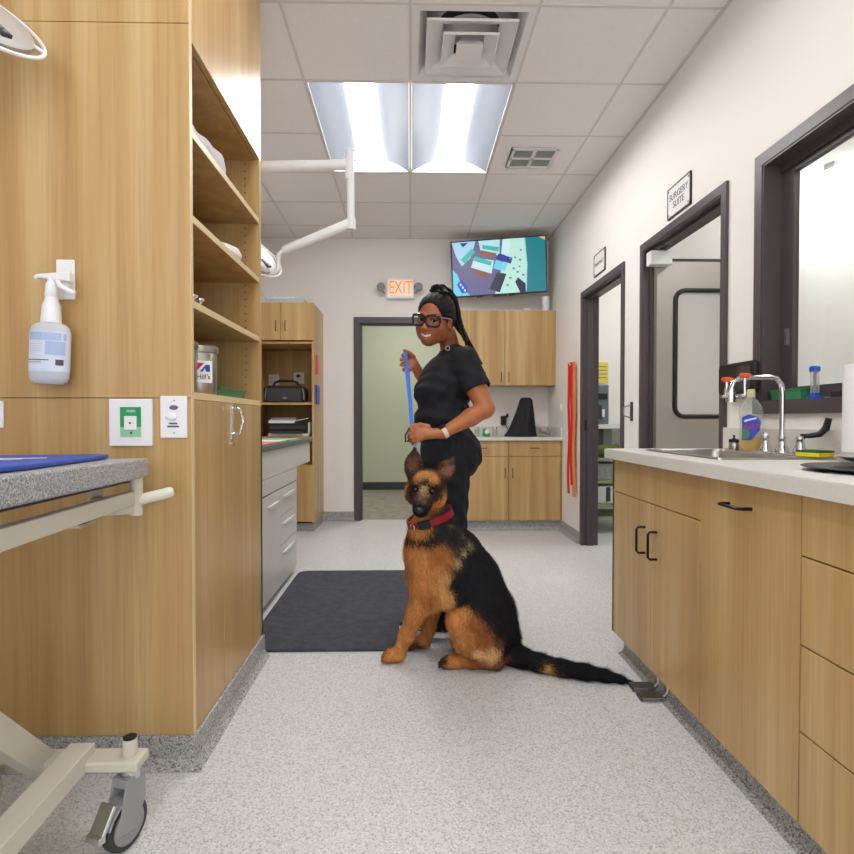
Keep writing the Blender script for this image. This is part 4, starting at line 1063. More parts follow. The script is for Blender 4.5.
# black plate on wall behind
t = thing('soap_holder', 'black rounded plate on the right wall between the steel door and window', 'plate', (1.47, 2.5, 1.2))
B().prism(rrect(2.375, 2.655, 1.205, 1.345, .02), 1.452, 1.474, 'x').build('plate', 'black', t, bevel=.004)
B().box(1.474, 1.4995, 2.50, 2.60, 1.24, 1.31).build('wall_mount', 'dgrey', t)
b = B(); b.prism(rrect(2.40, 2.50, 1.225, 1.325, .015), 1.449, 1.452, 'x'); b.build('inset', 'dgrey', t)
# soap bottle
c = Vector((1.43, 2.36, .9565))
t = thing('dish_soap_bottle', 'clear dish soap bottle half full of yellow soap behind the faucet', 'bottle', c)
S = Matrix.Diagonal((1, .62, 1))
Rz = Matrix.Rotation(math.radians(-30), 3, 'Z')
RS = Rz @ S
B().lathe([(.034, .002), (.040, .01), (.042, .05), (.040, .10), (.040, .13), (.044, .16), (.040, .19), (.024, .215), (.014, .225), (.013, .232)], c, 32, R=RS).build('bottle', 'clear', t, smooth=True)
B().lathe([(.032, .006), (.037, .012), (.039, .05), (.0385, .062)], c, 32, R=RS).build('soap', mat('yellow_soap', 'f2c40c', .2, spec=.5), t, smooth=True)
B().lathe([(.016, .228), (.016, .25), (.014, .262)], c, 20).build('cap', mat('cream_cap', 'd8d0a0', .4), t, smooth=True)
dn = Rz @ Vector((0, -1, 0)); dn = Vector((-.45, -.89, 0)).normalized(); rt = Vector((.89, -.45, 0)).normalized()
c2 = c + dn * .0285 + Za * .095
b = B(); q = [(-.034, -.045), (.0, -.045), (.030, -.005), (.034, .03), (.02, .052), (-.01, .062), (-.034, .05)]
b.prism([(u, v) for u, v in q], 0, .001, 'z'); b.v = [tuple(c2 + rt * v[0] + Za * v[1] + dn * v[2]) for v in b.v]; b.build('label', mat('blue_label', '2448c0', .4), t)
b = B(); b.add([c2 + rt * u + Za * v + dn * .0016 for u, v in ((-.032, -.04), (-.012, -.04), (-.004, -.02), (-.014, .0), (-.032, .005))], [(0, 1, 2, 3, 4)]); b.build('label_leaf', mat('label_green', '4c8a68', .5), t)
text('AJAX', .026, c2 + rt * .002 + Za * .012, rt, Za, 'red', t, off=.002)
b = B(); b.add([c2 + rt * u + Za * v + dn * .0014 for u, v in ((-.026, .030), (.02, .044), (.018, .050), (-.026, .038))], [(0, 1, 2, 3)]); b.build('label_stripe', 'paper', t)
# deck sprayer and soap pump
c = Vector((1.40, 2.43, .9615))
t = thing('deck_pump', 'short steel pump with black cap at the far end of the sink', 'pump', c)
B().lathe([(.020, 0), (.022, .004), (.021, .028), (.019, .032)], c, 20).build('body', 'steel', t, smooth=True)
b = B(); b.lathe([(.021, .032), (.021, .044), (.010, .048), (.004, .05), (.004, .064)], c, 20); b.build('cap', 'black', t, smooth=True)
# sponge
c = Vector((1.405, 1.955, .9625))
t = thing('sponge', 'yellow and green sponge beside the faucet lever', 'sponge', c)
B().box(c.x - .045, c.x + .03, c.y - .055, c.y + .03, c.z, c.z + .016, R=Matrix.Rotation(.3, 3, 'Z'), c=c).build('foam', mat('sponge_yellow', 'f0dc2a', .9, bump=.6, bscale=200), t, bevel=.003)
B().box(c.x - .045, c.x + .03, c.y - .055, c.y + .03, c.z + .016, c.z + .023, R=Matrix.Rotation(.3, 3, 'Z'), c=c).build('scouring_pad', mat('sponge_green', '2c6a4a', .95, bump=.6, bscale=300), t, bevel=.002)
# plates and towel roll
c = Vector((1.215, 1.45, .9565))
t = thing('steel_plate', 'shallow dark-rimmed steel plate on the counter in front of the paper roll', 'plate', c)
B().lathe([(.10, 0), (.165, .008), (.170, .010), (.165, .012), (.10, .005)], c, 40).build('plate', 'dgrey', t, smooth=True)
c = Vector((1.28, 1.45, .9695))
t = thing('steel_bowl', 'shallow steel dish resting on the dark plate', 'dish', c)
B().lathe([(.07, 0), (.12, .012), (.14, .022), (.143, .024), (.12, .016), (.07, .004)], c, 40).build('dish', 'steel', t, smooth=True)
c = Vector((1.403, 1.705, .9565))
t = thing('paper_towel_roll', 'white paper towel roll standing on a metal base at the right edge', 'towel roll', c)
B().lathe([(.075, 0), (.078, .006), (.06, .012), (.01, .014)], c, 36).build('base', 'steel', t, smooth=True)
B().lathe([(.070, .036), (.071, .04), (.071, .30), (.068, .303), (.022, .303)], c, 44).build('roll', 'white', t, smooth=True)
B().cyl(c + Za * .012, c + Za * .325, .007).build('spindle', 'chrome', t)
B().lathe([(.022, .012), (.022, .036)], c, 20).build('spacer', 'white2', t)
# window sill things
zs_ = 1.172
tray(1.512, 1.615, 2.175, 2.365, zs_, .042, 'gtray', 'green_tray', 'green plastic tray on the pass-through window sill', tp=.006)
c = Vector((1.535, 2.13, zs_))
t = thing('glass_tube', 'clear tube with blue ends standing on the window sill beside the green tray', 'tube', c)
M['bluecap'] = mat('blue_cap', '1f4fc0', .35)
B().lathe([(.028, 0), (.028, .006), (.018, .010), (.017, .02)], c, 6).build('foot', 'bluecap', t, smooth=False)
B().lathe([(.0145, .012), (.0145, .105)], c, 20).build('cylinder', 'clear', t, smooth=True)
B().lathe([(.006, .02), (.006, .10)], c, 10).build('inner_rod', 'grey', t, smooth=True)
B().lathe([(.018, .102), (.018, .118), (.014, .122)], c, 20).build('cap', 'bluecap', t, smooth=True)
B().box(1.50, 1.60, 1.2, 2.0, zs_, zs_ + .018).build('dark_mat', 'black')
tag(bpy.data.objects['dark_mat'], 'flat black pad lying on the window sill behind the paper roll', 'pad')
# foot pedals
for (y, lb) in ((2.268, 'farther grey steel foot pedal under the sink cabinet'), (2.185, 'nearer grey steel foot pedal under the sink cabinet')):
    t = thing('foot_pedal', lb, 'pedal', (.93, y, .01), 'foot pedals under the sink cabinet')
    B().box(.895, .985, y - .028, y + .028, .012, .018).build('pedal', 'steel', t, bevel=.002)
    b = B(); b.box(.893, .897, y - .028, y + .028, .004, .018); b.build('lip', 'dgrey', t)
    B().tube([(.985, y - .01, .015), (1.0, y - .012, .035), (.997, y - .012, .08), (1.003, y - .012, .11)], .005, 8).build('lever_rod', 'steel', t, smooth=True)

# ------------------------------------------------------------------ floor mat
M['mat'] = mat('charcoal_mat', '484a52', .95, bump=.9, bscale=140, vary=.22, vscale=22)
b = B(); b.prism(rrect(-.79, .05, 2.665, 4.07, .07), .0, .014, 'z')
tag(b.build('floor_mat', 'mat', bevel=.004), 'large charcoal floor mat with rounded corners beneath the dog and person', 'mat')

# ------------------------------------------------------------------ exam table at left
P0 = Vector((-.772, 1.70, 0)); ang = math.radians(8); f = Vector((-math.sin(ang), math.cos(ang), -.028)).normalized(); r = Vector((math.cos(ang), math.sin(ang), 0)); u = r.cross(f)
ztop = .977
t = thing('exam_table', 'grey speckled exam table on a cream lifting frame at the lower left', 'table', (-1.05, 1.0, 0))
M['lam'] = speckle('speckled_grey_laminate', 'a9abae', [(0, '6e7176'), (.2, 'a9acb0'), (.5, 'c4c6c8'), (.8, '8d9094'), (.95, 'dedfe0')], 420, .35, .9)
M['cream'] = mat('cream_enamel', 'cdc8b8', .4)
def loc(a, bk, z): return P0 + r * (-a) + f * (-bk) + Za * z   # a: left of the edge, bk: towards the camera
c = loc(.28, .60, ztop - .0275)
B().obox(c, r, f, u, .28, .60, .0275).build('tabletop', 'lam', t, bevel=.006)
c = loc(.28, .60, ztop - .062)
B().obox(c, r, f, u, .24, .57, .006).build('underplate', 'dgrey', t)
# rails
b = B(); b.obox(loc(.035, .62, .865), r, f, u, .014, .58, .020); b.build('side_rail', 'cream', t, bevel=.003)
b = B(); b.obox(loc(.525, .62, .862), r, f, u, .014, .58, .025); b.build('side_rail', 'cream', t, bevel=.003)
b = B(); b.bar(loc(.13, .09, .845), loc(.02, .04, .845), .03, .05); b.build('rail_end', 'cream', t, bevel=.003)
b = B(); b.cyl(loc(.022, .045, .815), loc(.022, .045, ztop - .055), .0175, n=20); b.build('post', 'cream', t, smooth=True)
M['ivory'] = mat('ivory_plastic', 'e2dfd2', .4)
h0 = loc(.022, .045, .857); b = B(); b.tube([h0, h0 + Vector((.085, .030, .020)), h0 + Vector((.093, .033, .022))], [.0160, .0160, .011], 18); b.build('release_handle', 'ivory', t, smooth=True)
b = B(); b.obox(loc(.13, .05, .88), r, f, u, .02, .003, .04); b.obox(loc(.17, .10, .90), r, f, u, .05, .02, .01); b.build('bracket', 'cream', t)
b = B(); b.obox(loc(.20, .10, .80), r, f, u, .07, .05, .004); b.cyl(loc(.15, .06, .80), loc(.15, .06, .83), .012); b.build('latch_plate', 'cream', t)
# base
b = B(); b.bar((-.845, 1.475, .232), (-.80, .55, .232), .062, .05); b.build('base_rail', 'cream', t, bevel=.003)
b = B(); b.bar((-1.30, 1.46, .232), (-1.26, .55, .232), .062, .05); b.build('base_rail', 'cream', t, bevel=.003)
b = B(); b.box(-1.42, -.684, 1.425, 1.495, .205, .232); b.build('cross_bar', 'cream', t, bevel=.006)
b = B(); b.box(-1.42, -.665, .60, .67, .205, .232); b.build('cross_bar', 'cream', t, bevel=.006)
b = B(); b.bar((-.935, 1.475, .19), (-.93, .80, .90), .04, .062); b.build('scissor_arm', 'cream', t, bevel=.003)
b = B(); b.bar((-1.22, 1.475, .19), (-1.21, .80, .90), .04, .062); b.build('scissor_arm', 'cream', t, bevel=.003)
b = B(); b.bar((-.985, .65, .26), (-.985, 1.38, .83), .04, .062); b.build('scissor_arm', 'cream', t, bevel=.003)
b = B(); b.bar((-1.17, .65, .26), (-1.17, 1.38, .83), .04, .062); b.build('scissor_arm', 'cream', t, bevel=.003)
b = B(); b.prism([(.75, .12), (1.30, .12), (1.38, .20), (1.36, .28), (.75, .50)], -1.16, -.975, 'x'); b.build('motor_cover', mat('olive_grey_cover', 'a9ab98', .5), t, bevel=.01)
M['tyre'] = mat('dark_rubber', '3a3b3e', .6); M['hub'] = mat('caster_grey', '97979a', .45)
def caster(x, y, zt=.205):
    w_ = B(); sw = math.radians(62); d = Vector((math.cos(sw) * .0 - .35, -.94, 0)).normalized(); s_ = Vector((-d.y, d.x, 0))
    cc = Vector((x, y, .063)) + d * .018
    b = B(); b.cyl((x, y, zt - .005), (x, y, zt + .068), .019, .018, 24); b.build('stem_socket', 'cream', t, smooth=True)
    B().cyl((x, y, zt + .067), (x, y, zt + .072), .0165, n=24).build('stem_cap', 'black', t)
    b = B(); b.cyl((x, y, zt - .03), (x, y, zt - .001), .026, n=24); b.build('swivel', 'chrome', t, smooth=True)
    b = B()
    b.tube([cc - s_ * .014, cc + s_ * .014], .062, 32); wb = b.build('wheel', 'tyre', t, smooth=True, bevel=.006, seg=3)
    b = B(); b.tube([cc - s_ * .0155, cc + s_ * .0155], .047, 28); b.build('wheel_disc', 'hub', wb, smooth=True)
    b = B(); top = Vector((x, y, zt - .03))
    arc = [cc + d * (.052 * math.cos(a)) + Za * (.052 * math.sin(a)) for a in [math.radians(q) for q in (-25, 0, 25, 50)]]
    side_ = [cc - d * .016 - Za * .014, cc + d * .016 - Za * .014] + arc[1:] + [top + d * .034, top - d * .026, cc - d * .045 + Za * .055]
    for k in (-1, 1):
        o_ = s_ * (k * .0215); n2 = len(side_)
        b.add([v + o_ * q for q in (.90, 1.14) for v in side_], [tuple(range(n2)), tuple(range(n2, 2 * n2))[::-1]] + [(i, (i + 1) % n2, n2 + (i + 1) % n2, n2 + i) for i in range(n2)])
    b.obox(top + Za * -.002 + d * .004, d, s_, Za, .030, .0245, .012)
    rim = [cc + d * (.070 * math.cos(a)) + Za * (.070 * math.sin(a)) for a in [math.radians(q) for q in (20, 40, 60, 80, 100, 120)]]
    for p_, q_ in zip(rim[:-1], rim[1:]): b.bar(p_, q_, .046, .006)
    b.build('fork', 'hub', t, bevel=.002)
    b = B(); b.obox(cc + d * .066 + Za * .050, (d * .55 - Za * .84).normalized(), s_, (d * .84 + Za * .55).normalized(), .036, .022, .006)
    b.obox(cc + d * .086 + Za * .020, d, s_, Za, .010, .023, .010); b.build('brake_pedal', 'chrome', t, bevel=.004, seg=3)
caster(-.720, 1.465); caster(-1.38, 1.44); caster(-.692, .63); caster(-1.38, .63)
# blue pad
M['bluemat'] = mat('royal_blue_vinyl', '2c51b4', .45, bump=.05, bscale=100)
P1 = loc(.03, .30, ztop)
b = B()
pad = [(.10, .03), (.085, .10), (.035, .62), (.035, 1.15), (.52, 1.15), (.52, .035), (.14, .02)]
vs = []
for z in (.0015, .014): vs += [loc(a, c_, ztop + z) for a, c_ in pad]
k = len(pad); b.add(vs, [tuple(range(k)), tuple(range(k, 2 * k))[::-1]] + [(i, (i + 1) % k, k + (i + 1) % k, k + i) for i in range(k)])
t2 = thing('exam_pad', 'royal blue vinyl pad with white script lying on the exam table', 'pad', loc(.28, .6, ztop))
b.build('pad', 'bluemat', t2, bevel=.005, seg=3)
b = B(); rr = random.Random(4)
pts = []
for k in range(26):
    a = k / 25; pts.append(loc(.14 + .34 * a, .42 + .018 * math.sin(a * 34) + .015 * math.sin(a * 12), ztop + .0155))
for i in range(len(pts) - 1): b.bar(pts[i], pts[i + 1], .007, .0012)
b.bar(loc(.12, .35, ztop + .0155), loc(.48, .47, ztop + .0155), .006, .0012)
b.build('script_print', 'white', t2)

# ------------------------------------------------------------------ surgical lights
M['lampgrey'] = mat('lamp_dome_grey', 'b4b1ae', .4)
def dome(t, c, R_=.16):
    """lamp head: centre c, back side facing nrm, slot axis ax"""
    ax = (Xa * .74 - Za * .67).normalized(); ay = (Xa * .28 + Za * .31 + Ya * .90).normalized(); nrm = ax.cross(ay).normalized(); nrm = nrm if nrm.y < 0 else -nrm; ay = nrm.cross(ax)
    Rm = Matrix((ax, ay, nrm)).transposed()
    b = B(); b.lathe([(R_ * .96, -.02), (R_, -.012), (R_, .0), (R_ * .93, .010), (R_ * .6, .018), (R_ * .2, .022)], c, 40, R=Rm); b.build('lamp_dome', 'lampgrey', t, smooth=True)
    b = B(); b.lathe([(R_ * .9, -.022), (R_ * .2, -.024)], c, 40, R=Rm); b.build('lens_face', 'white2', t, smooth=True)
    b = B(); b.tube([c + ax * (R_ * 1.16 * math.cos(2 * PI * k / 40)) + ay * (R_ * 1.16 * math.sin(2 * PI * k / 40)) - nrm * .004 for k in range(40)], .0055, 8, closed=True)
    for k in range(4):
        a = PI / 4 + k * PI / 2; dd = ax * math.cos(a) + ay * math.sin(a); b.tube([c + dd * R_ * .97, c + dd * R_ * 1.16 - nrm * .004], .005, 8)
    b.build('ring_handle', 'white', t, smooth=True)
    s_ = B().obox(c + ax * (R_ * .70) + nrm * .016, ax, ay, nrm, .030, .015, .006).build('control_slot', 'dgrey', t, bevel=.003)
    for k in range(3): B().obox(c + ax * (R_ * .70 + .018 * (k - 1)) + nrm * .0225, ax, ay, nrm, .005, .005, .001).build('button', 'grey', s_)
    return ax, ay
c = W(-35, 5, 1.55)
t = thing('surgical_light', 'round exam lamp head cut by the top left corner', 'lamp', c)
p1_ = W(33, 66, 1.36)
ax = (p1_ - c).normalized()
dome(t, c, .16)
B().tube([c + Vector((-.1, .0, .06)), c + Vector((-.2, .0, .15)), c + Vector((-.25, .0, .5)), (c.x - .25, c.y, H - .001)], .018, 12).build('arm', 'white', t, smooth=True)
t = thing('surgical_light', 'white jointed ceiling lamp with round head beyond the tall oak cabinet', 'lamp', (-1.0, 3.0, H))
Yl = 3.0
pv = W(350, 165, Yl)
b = B(); a0 = Vector((-.98, Yl, pv.z - .02)); b.cyl((a0.x, Yl, a0.z - .08), (a0.x, Yl, H - .001), .03, n=20); b.cyl((a0.x, Yl, H - .05), (a0.x, Yl, H - .001), .09, n=28); b.build('ceiling_column', 'white', t, smooth=True)
b = B(); b.cyl(a0, pv + Vector((-.02, 0, .002)), .029, .025, 20); b.build('horizontal_arm', 'white', t, smooth=True)
b = B(); b.cyl(W(349.5, 152, Yl), W(349.5, 180, Yl), .024, n=20); b.build('pivot', 'white', t, smooth=True)
b = B(); b.cyl(W(350.5, 180, Yl), W(351, 222, Yl), .020, n=20); b.cyl(W(351, 219, Yl), W(351, 230, Yl), .026, n=20); b.build('drop_tube', 'white', t, smooth=True)
q0 = W(351, 223, Yl); q1 = W(283, 251, Yl)
b = B(); b.tube([q0, q0 + (q1 - q0) * .03, q0 + (q1 - q0) * .97, q1], [.018, .026, .024, .016], 16); b.build('spring_arm', 'white', t, smooth=True)
b = B(); b.tube([q1, W(279, 254, Yl), W(278, 260, Yl), W(279, 268, Yl), W(276, 272, Yl), W(266, 275, Yl)], .012, 12); b.build('yoke', 'white', t, smooth=True)
hc = W(247, 250, Yl)
dome(t, hc, .172)
# ------------------------------------------------------------------ smooth-blended bodies
class Blob:
    """union of soft tapered capsules and ellipsoids, meshed as one continuous surface"""
    def __init__(s, res): s.res = res; s.p = []; s.cuts = []
    def cap(s, a, b, ra, rb, k=.02, col=None): s.p.append(('c', np.array(a, float), np.array(b, float), ra, rb, k, col, 1)); return s
    def ell(s, c, r, R=None, k=.02, col=None, sub=False):
        if not isinstance(r, (tuple, list)): r = (r, r, r)
        Rm = np.eye(3) if R is None else np.array([list(x) for x in R])
        s.p.append(('e', np.array(c, float), np.array(r, float), Rm, None, k, col, -1 if sub else 1)); return s
    def chain(s, pts, rs, k=.02, col=None):
        for i in range(len(pts) - 1): s.cap(pts[i], pts[i + 1], rs[i], rs[i + 1], k, col)
        return s
    def bounds(s, q):
        if q[0] == 'c':
            r = max(q[3], q[4]); return np.minimum(q[1], q[2]) - r, np.maximum(q[1], q[2]) + r
        r = max(q[2]); return q[1] - r, q[1] + r
    @staticmethod
    def dist(q, P):
        if q[0] == 'c':
            a, b, ra, rb = q[1], q[2], q[3], q[4]
            ab = b - a; L2 = float(ab @ ab) + 1e-12
            t = np.clip(((P - a) @ ab) / L2, 0, 1)
            d = np.linalg.norm(P - a - t[..., None] * ab, axis=-1)
            return d - (ra + (rb - ra) * t)
        X = (P - q[1]) @ q[3]
        r = q[2]
        k0 = np.linalg.norm(X / r, axis=-1); k1 = np.linalg.norm(X / (r * r), axis=-1) + 1e-9
        return k0 * (k0 - 1) / k1
    def eval(s, P, disp=None):
        """distance at points P (N,3)"""
        d = np.full(P.shape[:-1], .2)
        for q in s.p:
            dn = s.dist(q, P); k = q[5]
            if q[7] > 0:
                h = np.clip(.5 + .5 * (d - dn) / k, 0, 1); d = dn * h + d * (1 - h) - k * h * (1 - h)
            else:
                dn = -dn; h = np.clip(.5 - .5 * (d - dn) / k, 0, 1); d = dn * h + d * (1 - h) + k * h * (1 - h)
        return d
    def mesh(s, disp=None, cuts=()):
        lo = np.min([s.bounds(q)[0] for q in s.p if q[7] > 0], axis=0) - .03
        hi = np.max([s.bounds(q)[1] for q in s.p if q[7] > 0], axis=0) + .03
        n = np.ceil((hi - lo) / s.res).astype(int) + 1
        ax = [lo[i] + s.res * np.arange(n[i]) for i in range(3)]
        D = np.full(tuple(n), .2, np.float32)
        for q in s.p:
            a, b = s.bounds(q); m = q[5] + .012
            i0 = np.clip(((a - m - lo) / s.res).astype(int), 0, n - 1); i1 = np.clip(((b + m - lo) / s.res).astype(int) + 2, 1, n)
            sl = tuple(slice(i0[i], i1[i]) for i in range(3))
            G = np.stack(np.meshgrid(*[ax[i][i0[i]:i1[i]] for i in range(3)], indexing='ij'), -1)
            dn = s.dist(q, G); d = D[sl]; k = q[5]
            if q[7] > 0:
                h = np.clip(.5 + .5 * (d - dn) / k, 0, 1); D[sl] = dn * h + d * (1 - h) - k * h * (1 - h)
            else:
                dn = -dn; h = np.clip(.5 - .5 * (d - dn) / k, 0, 1); D[sl] = dn * h + d * (1 - h) + k * h * (1 - h)
        if disp is not None or cuts:
            G = np.stack(np.meshgrid(*ax, indexing='ij'), -1)
            if disp is not None:
                msk = np.abs(D) < .04
                D[msk] += disp(G[msk]).astype(np.float32)
            for (pt, nn) in cuts:
                D = np.maximum(D, (G @ np.array(nn, float) - float(np.dot(pt, nn))).astype(np.float32))
        # surface nets
        ins = D < 0
        cs = np.zeros(tuple(n - 1), np.int8)
        for i in (0, 1):
            for j in (0, 1):
                for k in (0, 1):
                    cs += ins[i:n[0] - 1 + i, j:n[1] - 1 + j, k:n[2] - 1 + k]
        cells = np.argwhere((cs > 0) & (cs < 8))
        idx = -np.ones(tuple(n - 1), np.int64); idx[tuple(cells.T)] = np.arange(len(cells))
        acc = np.zeros((len(cells), 3)); cnt = np.zeros(len(cells))
        corners = [np.array(c) for c in [(i, j, k) for i in (0, 1) for j in (0, 1) for k in (0, 1)]]
        for c0 in corners:
            for a_ in range(3):
                if c0[a_] == 0:
                    c1 = c0.copy(); c1[a_] = 1
                    v0 = D[tuple((cells + c0).T)]; v1 = D[tuple((cells + c1).T)]
                    m = (v0 < 0) != (v1 < 0)
                    t = np.where(m, v0 / np.where(m, v0 - v1, 1), 0)
                    pt = c0[None] + t[:, None] * (c1 - c0)[None]
                    acc[m] += pt[m]; cnt[m] += 1
        V = lo + (cells + acc / cnt[:, None]) * s.res
        F = []
        for a_ in range(3):
            sh = [slice(None)] * 3; s1 = [slice(None)] * 3; sh[a_] = slice(0, -1); s1[a_] = slice(1, None)
            e = np.argwhere(ins[tuple(sh)] != ins[tuple(s1)])
            b_, c_ = (a_ + 1) % 3, (a_ + 2) % 3
            ok = (e[:, b_] > 0) & (e[:, c_] > 0) & (e[:, b_] < n[b_] - 1) & (e[:, c_] < n[c_] - 1); e = e[ok]
            fl = ins[tuple(e.T)]
            def g(db, dc):
                q = e.copy(); q[:, b_] -= db; q[:, c_] -= dc; return idx[tuple(q.T)]
            quad = np.stack([g(1, 1), g(0, 1), g(0, 0), g(1, 0)], 1)
            quad[~fl] = quad[~fl][:, ::-1]
            F.append(quad)
        return V, np.concatenate(F)
    def smooth(s, V, F, it=2, lam=.5):
        for _ in range(it):
            acc = np.zeros_like(V); cnt = np.zeros(len(V))
            for a_, b_ in ((0, 1), (1, 2), (2, 3), (3, 0)):
                np.add.at(acc, F[:, a_], V[F[:, b_]]); np.add.at(cnt, F[:, a_], 1)
                np.add.at(acc, F[:, b_], V[F[:, a_]]); np.add.at(cnt, F[:, b_], 1)
            V = V * (1 - lam) + lam * acc / cnt[:, None]
        return V
def npmesh(name, V, F, ms, parent=None, origin=None, cols=None):
    o = np.array(ORG[parent.name]) if parent is not None else np.array(origin, float)
    me = bpy.data.meshes.new(name)
    k = F.shape[1]
    me.vertices.add(len(V)); me.vertices.foreach_set('co', (V - o).astype(np.float32).ravel())
    me.loops.add(F.size); me.loops.foreach_set('vertex_index', F.astype(np.int32).ravel())
    me.polygons.add(len(F)); me.polygons.foreach_set('loop_start', np.arange(0, F.size, k, dtype=np.int32)); me.polygons.foreach_set('loop_total', np.full(len(F), k, np.int32))
    me.update(calc_edges=True); me.validate()
    me.polygons.foreach_set('use_smooth', [True] * len(me.polygons))
    for m in (ms if isinstance(ms, (list, tuple)) else [ms]): me.materials.append(M[m] if isinstance(m, str) else m)
    if cols is not None:
        at = me.color_attributes.new('coat', 'FLOAT_COLOR', 'POINT')
        at.data.foreach_set('color', np.concatenate([cols, np.ones((len(cols), 1))], 1).astype(np.float32).ravel())
    ob = bpy.data.objects.new(name, me); COL.objects.link(ob)
    if parent is not None: ob.parent = parent
    else: ob.location = o
    ORG[ob.name] = Vector(o)
    return ob
def seedcolors(V, seeds, p=5, jit=0):
    """blend of seed colours by inverse distance"""
    S = np.array([list(q[0]) for q in seeds]); C = np.array([lin(q[1]) for q in seeds]); Wt = np.array([q[2] if len(q) > 2 else 1. for q in seeds])
    P = V if not jit else V + RNG.normal(0, jit, V.shape)
    out = np.zeros((len(V), 3))
    for i in range(0, len(V), 20000):
        d = np.linalg.norm(P[i:i + 20000, None] - S[None], axis=2) / Wt[None] + 1e-4
        w_ = d ** -p; w_ /= w_.sum(1, keepdims=True); out[i:i + 20000] = w_ @ C
    return out
def coatmat(name, rough=.6, bump=0, bs=100, spec=.3, sheen=0):
    m = mat(name, '808080', rough, spec=spec, bump=bump, bscale=bs)
    n = m.node_tree.nodes; l = m.node_tree.links
    a = n.new('ShaderNodeVertexColor'); a.layer_name = 'coat'
    l.new(a.outputs[0], n['Principled BSDF'].inputs['Base Color'])
    return m
M['skin'] = coatmat('skin', .42, .08, 60, .45)
M['coat'] = coatmat('dog_coat', .75, .35, 90, .15)
M['scrub'] = mat('black_scrub_fabric', '1d1e22', .75, spec=.3, bump=.12, bscale=220)
M['hair'] = mat('black_braided_hair', '100d0b', .6, spec=.3, bump=.3, bscale=120)
def nv(v): return np.array(list(v), float)

# ================================================================== the woman
YB_ = 2.90
def wp(x, y, Y): return W(x, y, Y)
pe = thing('person', 'smiling person in black scrubs and glasses standing behind the dog holding a blue leash', 'person', (.14, 2.92, 0))
SK = '8a5136'
body = Blob(.0042)
# torso and legs
pelvis = wp(449, 452, 2.92)
hipN, hipF = wp(446, 466, 2.86), wp(442, 466, 2.99)
kneeN, kneeF = wp(447, 543, 2.85), wp(448, 543, 3.02)
anN, anF = Vector((.155, 2.84, .10)), Vector((.20, 3.02, .10))
Rt = Matrix.Rotation(math.radians(12), 3, 'Z')
chest = wp(447, 383, 2.93); waist = wp(444, 418, 2.92)
body.ell(pelvis + Vector((.015, 0, -.01)), (.105, .14, .10), k=.04); body.ell(waist, (.105, .125, .11), k=.05); body.ell(chest, (.125, .155, .14), k=.05)
shN, shF = wp(464, 361, 2.80), wp(449, 362, 3.07)
neck0, neck1 = wp(452, 356, 2.94), wp(447, 335, 2.90)
body.cap(shN, shF, .048, .048, k=.05); body.cap(neck0, neck1, .052, .046, k=.035)
body.cap(wp(456, 362, 2.85), neck0, .045, .05, k=.03)
for h, k_, a_ in ((hipN, kneeN, anN), (hipF, kneeF, anF)):
    body.cap(h, k_, .085, .055, k=.03); body.cap(k_, a_, .052, .036, k=.02); body.cap(a_, a_ + Vector((-.12, .02, -.055)), .03, .022, k=.02)
# near arm
elN, wrN = wp(485.5, 409, 2.73), wp(443, 433, 2.70)
body.chain([shN, shN + (elN - shN) * .55, elN], [.056, .052, .043], k=.02)
body.chain([elN, elN + (wrN - elN) * .35, wrN], [.042, .042, .0265], k=.015)
# near hand: palm, four curled fingers and a thumb
palm = wp(427, 434, 2.69)
kn = [wp(417, 428.5, 2.695), wp(416, 432.5, 2.685), wp(416.5, 436.5, 2.68), wp(418.5, 440, 2.682)]
body.cap(wrN, palm, .025, .026, k=.012)
for q in kn: body.cap(palm, q, .019, .0125, k=.008)
for q, L_ in zip(kn, (1, 1.08, 1.0, .85)):
    d1 = Vector((-.026, .004, -.006)) * L_; m1 = q + d1; m2 = m1 + Vector((-.004, .024, -.016)) * L_; m3 = m2 + Vector((.014, .012, -.004)) * L_
    body.chain([q, m1, m2, m3], [.0105, .0092, .0085, .0075], k=.003)
body.chain([wp(428, 427, 2.70), wp(420, 425, 2.71), wp(413, 426, 2.715), wp(409, 429, 2.715)], [.015, .012, .010, .0085], k=.006)
# far arm and raised hand
elF, wrF = wp(440, 404, 3.10), wp(420, 375, 3.0)
body.chain([shF, elF], [.052, .042], k=.02); body.chain([elF, elF + (wrF - elF) * .4, wrF], [.042, .038, .026], k=.015)
pf = wp(413.5, 364, 2.97)
body.cap(wrF, pf, .025, .028, k=.012)
body.ell(wp(412, 362, 2.965), (.024, .018, .034), k=.01)
kf = [wp(408.5, 355.5, 2.965), wp(407, 360, 2.955), wp(407, 365, 2.95), wp(408.5, 370, 2.95)]
for q, L_ in zip(kf, (1, 1.05, 1, .85)):
    body.cap(pf, q, .020, .0125, k=.008)
    m1 = q + Vector((-.022, -.012, .004)) * L_; m2 = m1 + Vector((-.006, -.026, -.006)) * L_; m3 = m2 + Vector((.018, -.012, -.004)) * L_
    body.chain([q, m1, m2, m3], [.0112, .0100, .0092, .0082], k=.003)
body.chain([wp(413, 357, 2.955), wp(409, 353, 2.93), wp(404.5, 350.5, 2.92)], [.015, .0115, .0085], k=.006)
